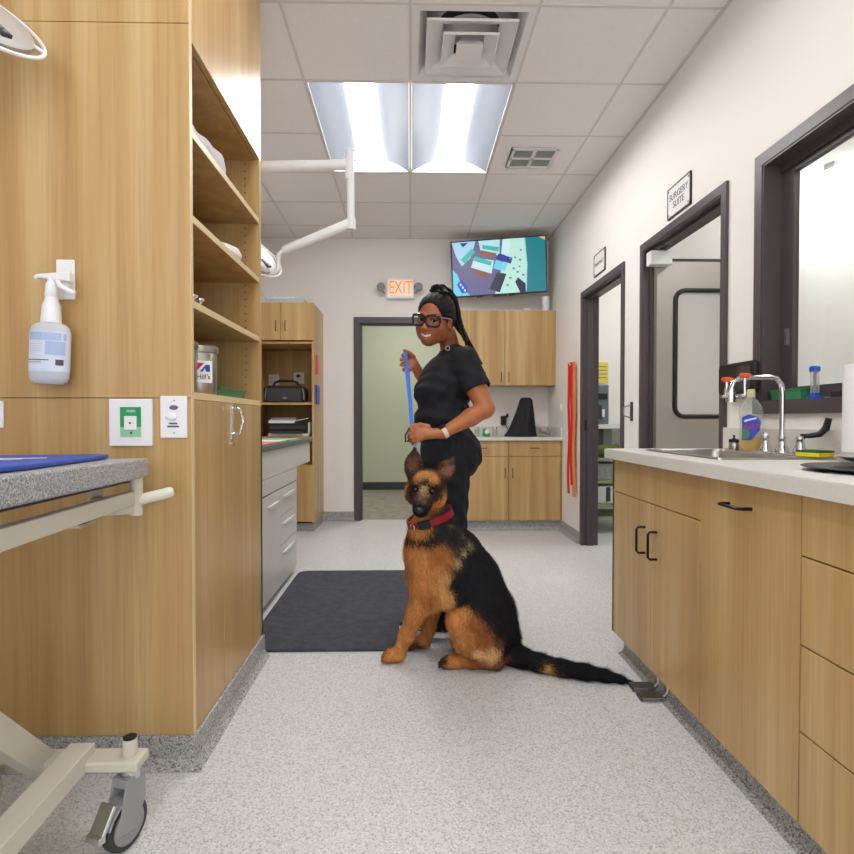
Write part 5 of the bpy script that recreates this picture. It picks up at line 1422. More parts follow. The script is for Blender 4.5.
# head: local frame
hc = wp(434.5, 321, 2.87)
yawh = math.radians(24); pit = math.radians(9); rol = math.radians(-10)
camdir = (Vector((0, 0, CAMZ)) - hc); camdir.normalize()
fw0 = Vector((camdir.x, camdir.y, 0)).normalized()
fw = Matrix.Rotation(-yawh, 3, 'Z') @ fw0
rg = fw.cross(Za).normalized() * -1           # towards image right
fw = (fw - Za * math.tan(pit)).normalized(); up = rg.cross(fw).normalized()
if up.z < 0: up = -up
Rr = Matrix.Rotation(rol, 3, fw)
rg = Rr @ rg; up = Rr @ up
if rg.x < 0: rg = -rg
HS = 1.12
def hp(x, f_, z): return hc + (rg * x + fw * f_ + up * z) * HS
HR = Matrix((rg, fw, up)).transposed()
h = body
def he(x, f_, z, r, k, sub=False): h.ell(hp(x, f_, z), tuple(q * HS for q in r), HR, k, None, sub)
he(0, -.012, .035, (.073, .092, .084), .02)
he(0, .030, -.030, (.060, .060, .078), .03)
he(0, .056, -.088, (.026, .026, .020), .022)
for s_ in (-1, 1):
    he(s_ * .038, .058, -.028, (.023, .022, .022), .02)
    he(s_ * .045, .010, -.055, (.018, .04, .03), .03)
    h.cap(hp(s_ * .046, .068, .024), hp(s_ * .014, .083, .022), .010 * HS, .010 * HS, .015)
for s_ in (-1, 1):
    he(s_ * .031, .100, .004, (.018, .018, .0115), .008, True)
h.cap(hp(0, .080, .012), hp(0, .100, -.026), .008 * HS, .0115 * HS, .010)
he(0, .100, -.029, (.012, .011, .010), .008)
for s_ in (-1, 1): he(s_ * .013, .090, -.031, (.0085, .010, .0075), .006)
# lips
h.chain([hp(-.036, .061, -.040), hp(-.019, .080, -.053), hp(0, .087, -.057), hp(.019, .080, -.053), hp(.036, .061, -.040)], [.003, .0048, .0052, .0048, .003], .006)
h.chain([hp(-.036, .061, -.042), hp(-.021, .076, -.068), hp(0, .083, -.078), hp(.021, .076, -.068), hp(.036, .061, -.042)], [.003, .0055, .0066, .0055, .003], .006)
for s_ in (-1, 1): h.cap(hp(s_ * .024, .078, -.057), hp(0, .086, -.067), .0045, .0072, .003); h.p[-1] = (*h.p[-1][:7], -1)
for s_ in (-1, 1):
    he(s_ * .074, -.008, -.004, (.008, .018, .030), .008)
    he(s_ * .082, -.004, -.002, (.006, .011, .018), .006, True)
V, F = body.mesh()
V = body.smooth(V, F, 1, .35)
# skin colouring
dark, lip, base, light = '6b3a26', '8a443c', '9a5e41', 'b07450'
cols = np.tile(np.array(lin('925538')), (len(V), 1))
seeds = [(hp(0, .09, .06), '94563a'), (hp(-.05, .06, .0), '7d452d'), (hp(.05, .06, .0), '8a4e34'), (hp(0, .1, -.03), '9a5c40'), (hp(.05, .05, -.04), '8a4e34'), (hp(-.05, .05, -.04), '7d452d'),
         (hp(0, .075, -.1), '804831'), (hp(0, 0, .0), '7d452d'), (neck1, '6e3d28'), (neck0, '6e3d28'), (elN, 'a0633f'), (wrN, 'a5683f'), (palm, 'a96d47'), (kn[1], '9c6040'), (shN, '925638'), (wrF, '99583c'), (pf, 'a0604c')]
cols = np.clip(seedcolors(V, seeds, 4) * np.array([1.22, 1.16, 1.12]), 0, 1)
def paintblob(c, r, R, col, soft=.35, amt=1.):
    global cols
    X = (V - nv(c)) @ np.array([list(x) for x in R]); d = np.linalg.norm(X / np.array(r), axis=1)
    w_ = np.clip((1 - d) / soft, 0, 1)[:, None] * amt; cols = cols * (1 - w_) + np.array(lin(col)) * w_
for q in ([hp(-.022, .08, -.053), hp(-.008, .087, -.056), hp(.008, .087, -.056), hp(.022, .08, -.053), hp(-.02, .078, -.066), hp(-.008, .084, -.074), hp(.008, .084, -.074), hp(.02, .078, -.066)]):
    paintblob(q, (.011 * HS, .012, .0066 * HS), HR, 'a05a50', .5, .8)
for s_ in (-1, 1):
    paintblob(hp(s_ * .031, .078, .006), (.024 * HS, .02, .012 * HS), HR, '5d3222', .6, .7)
b_ = npmesh('body', V, F, 'skin', pe, cols=cols)
# eyes
M['eye'] = mat('eye_white', 'b8aca2', .4, spec=.4); M['iris'] = mat('dark_iris', '1c100b', .5, spec=.3)
for s_ in (-1, 1):
    e = B().ell(hp(s_ * .031, .0735, .004), .0122 * HS, 18, R=HR).build('eye', 'eye', pe, smooth=True)
    ic = hp(s_ * .031, .0735, .004) + (camdir * 1.0) * .0080 * HS
    B().ell(ic, .0078 * HS, 14).build('iris', 'iris', e, smooth=True)
    # lids and brow
    b = B(); pts = [hp(s_ * (.031 + .0145 * math.cos(a)), .0815 + .004 * math.sin(a), .004 + .0068 * math.sin(a)) for a in [PI * k / 8 for k in range(9)]]
    b.tube(pts, .0022, 6); b.build('eyelid', 'hair', pe, smooth=True)
    b = B(); pts = [hp(s_ * x, f_, z) for x, f_, z in ((.050, .066, .026), (.040, .082, .031), (.026, .092, .031), (.014, .094, .027))]
    b.tube(pts, [.0015, .0028, .0032, .002], 8); b.build('eyebrow', 'hair', pe, smooth=True)
b = B(); b.tube([hp(-.029, .066, -.048), hp(-.016, .077, -.059), hp(0, .0820, -.0645), hp(.016, .077, -.059), hp(.029, .066, -.048)], [.003, .0062, .0076, .0062, .003], 10); b.build('teeth', mat('teeth', 'f2ece4', .25, spec=.6), pe, smooth=True)
# glasses
M['glframe'] = mat('black_acetate', '0d0d10', .2, spec=.6)
gz = .003; gf = .103
b = B()
def glring(s_):
    P = []
    for k in range(28):
        a = 2 * PI * k / 28; x = .0300 * np.sign(math.cos(a)) * abs(math.cos(a)) ** .75; z = .0240 * np.sign(math.sin(a)) * abs(math.sin(a)) ** .75
        x *= 1 + .10 * (z > 0); P.append(hp(s_ * .0345 + x, gf - .004 * abs(s_ * .034 + x) / .034 - .006 * (abs(s_ * .0345 + x) / .06) ** 2, gz + z))
    return P
for s_ in (-1, 1):
    P = glring(s_); b.tube(P, .0050, 8, closed=True)
    b.tube([hp(s_ * .054, gf - .012, gz + .017), hp(s_ * .066, gf - .014, gz + .018)], .0048, 8)
b.tube([hp(-.011, gf - .001, gz + .008), hp(0, gf + .002, gz + .010), hp(.011, gf - .001, gz + .008)], .0036, 8)
gl_ = b.build('glasses', 'glframe', pe, smooth=True)
for s_ in (-1, 1):
    b = B(); b.tube([hp(s_ * .066, gf - .014, gz + .018), hp(s_ * .074, .05, gz + .016), hp(s_ * .078, .0, gz + .012), hp(s_ * .076, -.02, gz - .005)], .0034, 8)
    b.build('temple', mat('temple_grey', '8d7f80', .3) if s_ > 0 else 'glframe', gl_, smooth=True)
M['lens'] = glass
for s_ in (-1, 1):
    P = glring(s_); b = B(); b.add(P, [tuple(range(28))]); b.build('lens', 'lens', gl_)
# hair: close cap, bun of braids and hanging braids
hb = Blob(.004)
def hhe(x, f_, z, r, k=.02, sub=False): hb.ell(hp(x, f_, z), tuple(q * HS for q in r), HR, k, None, sub)
hhe(0, -.016, .042, (.081, .098, .087))
hhe(0, -.05, .0, (.070, .062, .075), .03)
hb.ell(hp(0, .098, .0), tuple(q * HS for q in (.075, .062, .088)), HR, .012, None, True)
def cornrow(P):
    X = (P - nv(hc)) @ np.array([list(x) for x in HR]) / HS
    an = np.arctan2(X[:, 0], X[:, 2] - .0 + 1e-6)
    return -.0026 * np.abs(np.sin(an * 15)) + .0012
Vh, Fh = hb.mesh(disp=cornrow, cuts=[(nv(hp(0, 0, -.055)), nv(-up))])
npmesh('hair', Vh, Fh, 'hair', pe)
b0 = hp(.012, -.055, .118)
hr = B()
rr = random.Random(3)
ends = [(482, 364), (476, 354), (473, 350), (470, 348), (467, 343), (464, 340), (474, 350), (471, 346), (468, 341), (466, 345), (475, 358)]
for k, (ex_, ey_) in enumerate(ends):
    st = hp(-.030 + .008 * k, .005 - .008 * (k % 3), .126)
    ar = wp(436 + 1.5 * (k % 6), 285.5 + .9 * (k % 4), 2.86 + .014 * (k % 4))
    m1 = wp(450 + (k % 5) * 1.3, 294 + k * .7, 2.90 + .012 * (k % 3)); m2 = wp(454.5 + (k % 5) * 1.6, 318 + k * .6, 2.92 + .012 * (k % 3)); en = wp(ex_, ey_, 2.84 + .015 * (k % 4))
    mid = (m2 + en) / 2 + Vector((0, .01, .012))
    ctrl = [st, ar, m1, m2, mid, en]; P = []
    for i in range(len(ctrl) - 1):       # smooth path
        p0, p1, p2, p3 = ctrl[max(i - 1, 0)], ctrl[i], ctrl[i + 1], ctrl[min(i + 2, len(ctrl) - 1)]
        for j in range(8):
            t_ = j / 8; P.append(.5 * ((2 * p1) + (p2 - p0) * t_ + (2 * p0 - 5 * p1 + 4 * p2 - p3) * t_ ** 2 + (3 * p1 - p0 - 3 * p2 + p3) * t_ ** 3))
    P.append(en)
    rs = [(.0088 + .0014 * math.sin(i * 1.6)) * (1 - .45 * i / len(P)) for i in range(len(P))]
    B().tube(P, rs, 8).build('braid', 'hair', pe, smooth=True)
# scrub top
sh = Blob(.0045)
G_ = .012
sh.ell(waist + Vector((-.004, 0, .0)), (.125 + G_, .140 + G_, .13), k=.05); sh.ell(chest, (.128 + G_, .160 + G_, .15), k=.05)
sh.ell(wp(431, 392, 2.90), (.085, .13, .075), k=.05)
sh.ell(wp(441, 419, 2.91), (.132, .15, .06), k=.03)
sh.cap(shN, shF, .062, .060, k=.05); sh.cap(wp(453, 355, 2.90), wp(452, 355, 2.97), .062, .062, k=.03)
sh.cap(shN, shN + (elN - shN) * .62, .070, .071, k=.03); sh.cap(shF, shF + (elF - shF) * .6, .066, .066, k=.03)
adir = (elN - shN).normalized()
def folds(P):
    x, y, z = P[:, 0], P[:, 1], P[:, 2]
    return .0032 * np.sin(z * 95 + x * 40 + 6 * np.sin(y * 11)) * np.clip((1.42 - z) * 6, 0, 1) + .0022 * np.sin(x * 75 - z * 50 + y * 22)
# neckline opening
sh.ell(neck1 + Vector((-.012, -.0, -.0)), (.062, .060, .085), k=.012, sub=True)
sh.cap(neck0, neck0, .01, .01) if False else None
hem = wp(444, 427.5, 2.92)
Vs, Fs = sh.mesh(disp=folds, cuts=[(nv(hem), (.05, 0, -1))])
# open the sleeves beyond the cuffs
c_ = nv(shN + (elN - shN) * .60); Fc = Vs[Fs].mean(1); side = (Fc - c_) @ nv(adir); near = np.linalg.norm(np.cross(Fc - nv(shN), nv(adir)), axis=1) < .10
keep = ~((side > 0) & near & (Fc[:, 1] < 2.84) & (Fc[:, 0] > .24))
npmesh('scrub_top', Vs, Fs[keep], 'scrub', pe)
cf = shN + (elN - shN) * .60
u1 = adir.orthogonal().normalized(); u2 = adir.cross(u1)
B().tube([cf + (u1 * math.cos(2 * PI * k / 30) + u2 * math.sin(2 * PI * k / 30)) * .068 for k in range(30)], .0035, 6, closed=True).build('cuff', 'scrub', pe, smooth=True)
p = wp(447.5, 348.5, 2.80); B().tube([p + Vector((.010 * math.cos(a), -.012, .010 * math.sin(a))) for a in [2 * PI * k / 14 for k in range(14)]], .0018, 6, closed=True).build('badge_ring', mat('olive_badge', 'a8b070', .3), pe)
# trousers
tr_ = Blob(.0048)
tr_.ell(pelvis + Vector((.002, 0, 0)), (.148, .165, .14), k=.05); tr_.ell(wp(464, 455, 2.92), (.085, .14, .095), k=.05)
tr_.ell(wp(442, 432, 2.92), (.130, .148, .07), k=.04)
for hh, k_, a_ in ((hipN, kneeN, anN), (hipF, kneeF, anF)):
    tr_.cap(hh, k_, .122, .092, k=.03); tr_.cap(k_, a_ + Vector((0, 0, -.04)), .092, .074, k=.025)
def folds2(P):
    x, y, z = P[:, 0], P[:, 1], P[:, 2]
    return .003 * np.sin(z * 60 + x * 50 + 3 * np.sin(y * 20)) + .0025 * np.sin(x * 90 + y * 70)
Vt, Ft = tr_.mesh(disp=folds2, cuts=[(np.array([0, 0, .055]), (0, 0, -1))])
npmesh('scrub_trousers', Vt, Ft, 'scrub', pe)
pk = wp(473, 464, 2.78)
B().prism([(pk.x - .05, pk.z - .04), (pk.x + .012, pk.z - .035), (pk.x + .02, pk.z + .05), (pk.x - .04, pk.z + .06)], 2.765, 2.772, 'y').build('trouser_pocket', 'scrub', pe) if False else None
# shoes
def shoe(a, dr, label=None):
    dr = Vector((dr[0], dr[1], 0)).normalized(); sd = Vector((-dr.y, dr.x, 0)); a = Vector((a[0], a[1], .015))
    secs = []; sole = []; ft = []
    for t_, wv, hv, lift in ((0, .018, .055, .004), (.03, .032, .075, 0), (.08, .035, .082, 0), (.13, .038, .068, 0), (.18, .045, .052, 0), (.22, .045, .046, .002), (.25, .036, .040, .006), (.268, .016, .028, .010)):
        c_ = a + dr * t_
        secs.append([c_ + sd * (wv * math.cos(q)) + Za * (max(0, math.sin(q)) ** .8 * hv * .9 + .020 + lift if math.sin(q) > 0 else .018 + lift) for q in [2 * PI * k / 16 for k in range(16)]])
        sole.append([c_ + sd * (x_ * (wv + .006)) + Za * z_ for x_, z_ in ((-1, .002 + lift), (1, .002 + lift), (1.02, .030 + lift), (-1.02, .030 + lift))])
    b = B(); loft(b, secs); s1 = b.build('shoe', mat('black_shoe_knit', '26282a', .7, bump=.4, bscale=200), pe, smooth=True)
    b = B(); loft(b, sole); b.build('sole', 'paper', s1, bevel=.003)
    c_ = a + dr * .236 + Za * .046
    B().ell(c_, (.030, .030, .018), 16).build('toe_patch', 'paper', s1, smooth=True)
    b = B(); 
    for s2 in (-1, 1): b.tube([a + dr * .04 + sd * (s2 * .036) + Za * .04, a + dr * .10 + sd * (s2 * .039) + Za * .055, a + dr * .16 + sd * (s2 * .040) + Za * .040], .004, 6)
    b.build('side_stripe', 'white2', s1, smooth=True)
shoe((.21, 2.80), (-1, .26)); shoe((.245, 3.01), (-1, .05))
# wrist watch
wd = (wrN - elN).normalized(); wc = wrN + wd * -.008
u1 = wd.orthogonal().normalized(); u2 = wd.cross(u1)
b = B(); ring_o = [wc + (u1 * math.cos(2 * PI * k / 28) + u2 * math.sin(2 * PI * k / 28)) * .0285 for k in range(28)]
secs = []
for k in range(28):
    a = 2 * PI * k / 28; rad = u1 * math.cos(a) + u2 * math.sin(a)
    secs.append([wc + rad * .027 + wd * .011, wc + rad * .0315 + wd * .010, wc + rad * .0315 - wd * .010, wc + rad * .027 - wd * .011])
vs = [v for s_ in secs for v in s_]
b.add(vs, [((k * 4 + j), (k * 4 + (j + 1) % 4), (((k + 1) % 28) * 4 + (j + 1) % 4), (((k + 1) % 28) * 4 + j)) for k in range(28) for j in range(4)])
wb = b.build('watch', mat('pale_pink_band', 'e8d2cc', .45), pe, smooth=True)
upw = (Vector((-.1, -.45, 1)) - wd * Vector((-.1, -.45, 1)).dot(wd)).normalized()
B().obox(wc + upw * .034, wd, wd.cross(upw), upw, .016, .014, .004).build('watch_face', 'black', wb, bevel=.003)

# ================================================================== the dog
dg_ = thing('dog', 'black and tan German shepherd sitting on the floor with a red collar', 'dog', (.22, 2.58, 0))
D = Blob(.005)
Yd = 2.60
# trunk
D.chain([wp(500, 636, 2.55), wp(488, 610, 2.57), wp(472, 580, 2.60), wp(460, 556, 2.62)], [.092, .112, .124, .112], k=.05)
D.ell(wp(440, 562, 2.60), (.150, .125, .165), k=.05)
D.cap(wp(430, 545, 2.57), wp(438, 580, 2.60), .095, .095, k=.04)
D.ell(wp(474, 600, 2.58), (.125, .118, .125), k=.05)
D.ell(wp(424, 575, 2.57), (.08, .09, .12), k=.04)
# neck with ruff
D.chain([wp(450, 550, 2.60), wp(436, 525, 2.57), wp(430, 505, 2.55)], [.108, .080, .066], k=.05)
D.cap(wp(421, 530, 2.53), wp(421, 550, 2.55), .055, .075, k=.05)
# head frame: looks at the camera, a little down and to the left
dc = wp(426, 487, 2.47)
dfw = Vector((-.16, -.96, -.235)).normalized(); drg = dfw.cross(Za).normalized(); drg = drg if drg.x > 0 else -drg; dup_ = drg.cross(dfw).normalized(); dup_ = dup_ if dup_.z > 0 else -dup_
Rr = Matrix.Rotation(math.radians(-6), 3, dfw); drg = Rr @ drg; dup_ = Rr @ dup_
DR = Matrix((drg, dfw, dup_)).transposed()
def dp(x, f_, z): return dc + drg * x + dfw * f_ + dup_ * z
def de(x, f_, z, r, k=.02, sub=False): D.ell(dp(x, f_, z), r, DR, k, None, sub)
de(0, -.02, .010, (.078, .085, .064)); de(0, .02, .022, (.054, .055, .042), .02)
for s_ in (-1, 1):
    de(s_ * .052, -.015, -.034, (.042, .06, .055), .03)
    D.cap(dp(s_ * .020, .060, .030), dp(s_ * .044, .045, .024), .014, .012, .012)
D.chain([dp(0, .05, -.012), dp(0, .10, -.030), dp(0, .150, -.040)], [.046, .036, .0285], k=.03)
D.chain([dp(0, .03, -.050), dp(0, .09, -.062), dp(0, .135, -.064)], [.040, .028, .021], k=.015)
for s_ in (-1, 1): D.cap(dp(s_ * .014, .10, -.045), dp(s_ * .013, .150, -.052), .023, .018, .012)
for s_ in (-1, 1): de(s_ * .034, .078, .010, (.014, .014, .011), .008, True)
# ears
def ear(base, tip, wdt, fwd_):
    ax_ = (tip - base); L_ = ax_.length; ax_.normalize(); sd = ax_.cross(fwd_).normalized(); nn = sd.cross(ax_).normalized()
    R_ = Matrix((sd, nn, ax_)).transposed()
    D.ell(base + ax_ * L_ * .34, (wdt, .022, L_ * .56), R_, .012)
    D.cap(base + ax_ * L_ * .38, tip + ax_ * .006, .031, .006, .012)
    D.ell(base + ax_ * L_ * .40 + nn * .026, (wdt * .62, .020, L_ * .44), R_, .008, None, True)
    return base + ax_ * L_ * .42 + nn * .008, nn, ax_, sd, L_
eL = ear(dp(-.062, -.02, .040), wp(414.5, 449, 2.50), .043, Vector((-.30, -1, .0)).normalized())
eR = ear(dp(.060, -.02, .040), wp(453.0, 459, 2.50), .043, Vector((.10, -1, 0)).normalized())
# near front leg
D.chain([wp(424, 562, 2.51), wp(424, 590, 2.51), wp(416, 613, 2.52), wp(407, 634, 2.53), wp(401, 648, 2.54)], [.075, .058, .042, .032, .030], k=.025)
pw = wp(395, 655.5, 2.55); pw.z = .030
D.ell(pw, (.052, .036, .030), k=.02)
for k in range(4): q = pw + Vector((-.035 - .006 * (k in (1, 2)), -.026 + .017 * k, -.006)); D.ell(q, (.022, .011, .017), k=.005)
# near upper arm and elbow
D.cap(wp(440, 572, 2.50), wp(447, 600, 2.50), .052, .032, k=.03)
D.cap(wp(447, 602, 2.50), wp(428, 605, 2.52), .03, .04, k=.03)
# far front leg
D.chain([wp(437, 575, 2.66), wp(434, 604, 2.68), wp(429, 628, 2.69), wp(425, 641, 2.69)], [.06, .040, .030, .028], k=.025)
pf2 = wp(419, 646, 2.69); pf2.z = .028
D.ell(pf2, (.050, .034, .028), k=.02)
for k in range(4): D.ell(pf2 + Vector((-.034, -.024 + .016 * k, -.006)), (.020, .010, .016), k=.005)
# near hind leg
D.chain([wp(495, 628, 2.50), wp(478, 617, 2.47), wp(461, 621, 2.46)], [.095, .075, .058], k=.03)
D.chain([wp(459, 622, 2.45), wp(466, 640, 2.45), wp(484, 652, 2.46)], [.056, .055, .050], k=.025)
D.ell(wp(486, 648, 2.47), (.085, .07, .075), k=.03)
hk_ = wp(496, 662, 2.46); hk_.z = .040; tp = wp(452, 656, 2.48); tp.z = .030
D.chain([wp(485, 650, 2.46), hk_, (hk_ + tp) / 2, tp], [.04, .036, .030, .028], k=.02)
D.ell(tp, (.046, .034, .028), k=.015)
for k in range(4): D.ell(tp + Vector((-.032, -.024 + .016 * k, -.008)), (.022, .010, .016), k=.005)
# far hind paw
tp2 = wp(456, 649, 2.70); tp2.z = .028; D.chain([wp(485, 640, 2.68), tp2 + Vector((.12, 0, .01)), tp2], [.06, .035, .028], k=.02)
# tail
tz = [(508, 650, .062, .062), (520, 656, .05, .050), (540, 662, .042, .042), (562, 667, .040, .038), (585, 671, .036, .035), (605, 675, .028, .027), (620, 679, .018, .017), (630, 682, .010, .006)]
tpts = []
for (x, y, z, r_) in tz:
    q = _F + _R * ((x - PX) / FPX) - _U * ((y - PY) / FPX); t_ = (z - CAMZ) / q.z; tpts.append(Vector((q.x * t_, q.y * t_, z * .9)))
D.chain([wp(500, 640, 2.53)] + tpts, [.075] + [q[3] * .88 for q in tz], k=.02)
V, F = D.mesh(cuts=[(np.array([0, 0, .001]), (0, 0, -1))]); V = D.smooth(V, F, 2, .5)
# coat colours: seeds set on the animal
BK, BK2, TAN, TAN2, CR, DK, RB = '1a1a1d', '27262a', 'b97c46', 'a06736', 'c09058', '3c2a1f', '8e5530'
def s2(x, y, Y, c, w_=1.): return (wp(x, y, Y), c, w_)
seeds = [s2(470, 560, 2.50, BK, 1.3), s2(485, 590, 2.47, BK, 1.5), s2(500, 620, 2.47, BK, 1.3), s2(460, 585, 2.48, BK, 1.1), s2(462, 600, 2.47, BK, .8), s2(478, 605, 2.44, BK, 1.), s2(510, 640, 2.5, BK, 1.2), s2(490, 570, 2.6, BK, 1.3), s2(510, 610, 2.6, BK, 1.3), s2(465, 535, 2.6, BK, 1.2), s2(455, 535, 2.52, BK2, 1), s2(447, 522, 2.5, BK2, .9), s2(470, 545, 2.75, BK, 1), s2(500, 600, 2.72, BK, 1.2),
         s2(472, 546, 2.51, '8f8068', .42), s2(465, 554, 2.49, 'a08c6c', .42), s2(458, 563, 2.48, 'a5875c', .45), s2(462, 534, 2.52, '5c5448', .4), s2(452, 526, 2.50, '6a6050', .35),
         s2(420, 542, 2.44, BK2, .5), s2(430, 541, 2.44, BK2, .55), s2(412, 542, 2.46, '3a2c22', .4), s2(440, 540, 2.45, BK2, .6), s2(424, 534, 2.44, 'a2743e', .5), s2(412, 533, 2.46, 'a87a44', .5),
         s2(415, 555, 2.47, TAN, 1.1), s2(425, 570, 2.45, TAN, 1.2), s2(440, 558, 2.47, TAN2, .9), s2(412, 575, 2.5, TAN, 1), s2(418, 532, 2.46, TAN, .7), s2(408, 560, 2.6, TAN, 1),
         s2(446, 580, 2.45, CR, .6), s2(448, 598, 2.46, CR, .7), s2(438, 590, 2.46, 'bf8a52', .7), s2(430, 600, 2.47, TAN2, .9),
         s2(415, 610, 2.48, TAN, 1), s2(406, 635, 2.5, TAN, 1), s2(395, 655, 2.5, 'c08348', 1), s2(430, 615, 2.66, TAN2, 1), s2(425, 640, 2.66, TAN2, .9), s2(418, 648, 2.66, '4a3524', .7),
         s2(462, 612, 2.40, TAN, .85), s2(455, 625, 2.40, TAN, .8), s2(475, 625, 2.39, RB, .7), s2(466, 640, 2.40, 'a9713f', .8), s2(485, 640, 2.40, RB, .7), s2(495, 655, 2.40, 'c79a66', .6), s2(478, 655, 2.42, 'd0a878', .5), s2(475, 663, 2.42, RB, .7), s2(452, 656, 2.44, TAN, .8), s2(444, 660, 2.46, '33261c', .45), s2(503, 660, 2.45, '6b4528', .5), s2(498, 645, 2.42, '5a3a24', .5),
         s2(485, 612, 2.42, BK, .8), s2(497, 630, 2.43, BK, .7), s2(508, 648, 2.45, BK, .9), s2(420, 600, 2.60, TAN2, .8), s2(450, 640, 2.7, TAN2, .8)]
for q in tpts: seeds.append((q, BK, 1.)); 
seeds.append((tpts[2] + Vector((.02, -.05, -.02)), 'c9985c', .55)); seeds.append((tpts[3] + Vector((-.02, -.05, -.03)), '9a6c3c', .4))
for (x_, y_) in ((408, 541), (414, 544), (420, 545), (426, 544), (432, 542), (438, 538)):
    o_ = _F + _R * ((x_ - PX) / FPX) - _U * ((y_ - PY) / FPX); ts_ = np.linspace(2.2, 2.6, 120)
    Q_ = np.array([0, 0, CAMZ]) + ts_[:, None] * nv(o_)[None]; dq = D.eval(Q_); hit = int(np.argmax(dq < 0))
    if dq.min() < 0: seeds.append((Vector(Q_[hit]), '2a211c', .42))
for pc_ in (pw, tp, pf2):  # toe grooves: crease shade between the toes put into the coat colour
    for k in range(3):
        for e_ in (.038, .052): seeds.append((pc_ + Vector((-e_, -.0175 + .0165 * k, .006 if e_ < .045 else -.004)), '4a2e1a', .2))
# head seeds
seeds += [(dp(-.02, .04, .070), 'b98048', .55), (dp(.03, .04, .066), 'b37840', .5), (dp(-.030, .055, .050), '9a6a42', .45), (dp(.036, .05, .050), 'a3703f', .42), (dp(0, .075, .052), '2a1d18', .5), (dp(0, .06, .072), '6e4a30', .4), (dp(0, .088, .020), 'a07c58', .38), (dp(0, .105, -.004), '8a6c52', .42), (dp(0, .13, -.012), '5a4538', .42),
          (dp(-.036, .062, .014), '1a1412', .62), (dp(.036, .062, .014), '1a1412', .62), (dp(-.048, .05, -.012), '2a201b', .62), (dp(.050, .05, -.010), '2a201b', .55),
          (dp(-.030, .10, -.030), '2e241f', .75), (dp(.030, .10, -.030), '2e241f', .7), (dp(0, .16, -.05), '141212', .6), (dp(-.035, .07, -.055), '2c211b', .7), (dp(.028, .10, -.065), '2a201b', .6),
          (dp(-.082, .0, -.02), 'bd7a38', .5), (dp(-.07, .02, -.05), '54402e', .5), (dp(.078, .02, -.050), 'c98440', .6), (dp(.066, .045, -.075), 'c27a34', .55), (dp(.06, .04, -.03), '4a3526', .5), (dp(0, .08, -.100), 'a8702f', .5), (dp(-.04, .05, -.095), '9a6430', .5), (dp(.085, -.02, -.01), '3a2a20', .5),
          (dp(-.075, -.02, .03), '33241b', .6), (dp(.075, -.02, .03), '33241b', .6), (dp(0, -.08, .04), BK, .9),
          (eL[0] + eL[1] * .0, '6b4838', .55), (eR[0], '7a5240', .55), (eL[0] + eL[2] * .06, '3c2a22', .5), (eR[0] + eR[2] * .06, '5a3f30', .5)]
for e_ in (eL, eR):
    for s_ in (-1, 1): seeds.append((e_[0] + e_[3] * (s_ * .042), '2b1d16', .4))
    seeds.append((e_[0] - e_[1] * .045, '2a1e18', .7)); seeds.append((e_[0] + e_[2] * (e_[4] * .55), '32231b', .4))
# fur direction roughly down the body; streaky noise in colour
cols = seedcolors(V, seeds, 6, .007)
def hashn(P, sc, seed=0):
    Q = P * sc; return np.sin(Q[:, 0] * 12.9 + seed) * np.cos(Q[:, 1] * 7.3 + Q[:, 2] * 3.1 + seed * 2) * np.sin(Q[:, 2] * 2.3 + Q[:, 0] * 4.7 + seed)
nz = 1 + .16 * hashn(V, 9, 1) + .12 * RNG.normal(0, 1, len(V))
cols = np.clip(cols * nz[:, None], 0, 1)
body_d = npmesh('dog_body', V, F, 'coat', dg_, cols=cols)
# short fur standing off the coat: one mesh of tapered hairs
me = body_d.data; Nn = np.zeros(len(V) * 3, np.float32); me.vertices.foreach_get('normal', Nn); Nn = Nn.reshape(-1, 3).astype(float)
NH = 52000
pick = RNG.choice(len(V), NH)
Pp = V[pick] + RNG.normal(0, .0018, (NH, 3)); nn = Nn[pick]
flow = np.tile(np.array([.25, 0, -1.0]), (NH, 1))
tl = Pp[:, 0] > tpts[0].x + .01; flow[tl] = np.array([.9, -.2, -.1])
hd = np.linalg.norm(Pp - nv(dc), axis=1) < .16; flow[hd] = nv(-dfw) * .8 + np.array([0, 0, -.3])
fl = flow - nn * np.sum(flow * nn, 1, keepdims=True); fl /= np.linalg.norm(fl, axis=1, keepdims=True) + 1e-6
Lh = RNG.uniform(.010, .020, NH); Lh[hd] *= .42; Lh[tl] *= 1.7
ruff = np.linalg.norm(Pp - nv(wp(425, 548, 2.50)), axis=1) < .14; Lh[ruff & ~hd] *= 1.6
low = Pp[:, 2] < .09; Lh[low & ~tl] *= .5
fr_ = np.linalg.norm(Pp - nv(dp(0, .1, -.03)), axis=1) < .09; Lh[fr_] *= .4
dirs = fl * .93 + nn * .28 + RNG.normal(0, .16, (NH, 3)); dirs /= np.linalg.norm(dirs, axis=1, keepdims=True)
sidev = np.cross(dirs, nn); sidev /= np.linalg.norm(sidev, axis=1, keepdims=True) + 1e-6
wd_ = .0011
tipP = Pp + dirs * Lh[:, None]; tipP[:, 2] = np.maximum(tipP[:, 2], .001)
A_ = Pp - nn * .001 + sidev * wd_; B_ = Pp - nn * .001 - sidev * wd_
Vf = np.stack([A_, B_, tipP], 1).reshape(-1, 3); Ff = np.arange(NH * 3).reshape(-1, 3)
cf_ = np.clip(cols[pick] * RNG.uniform(.75, 1.35, (NH, 1)), 0, 1); cf_ = np.repeat(cf_, 3, axis=0)
fur = npmesh('fur', Vf, Ff, 'coat', dg_, cols=cf_); fur['kind'] = 'stuff'
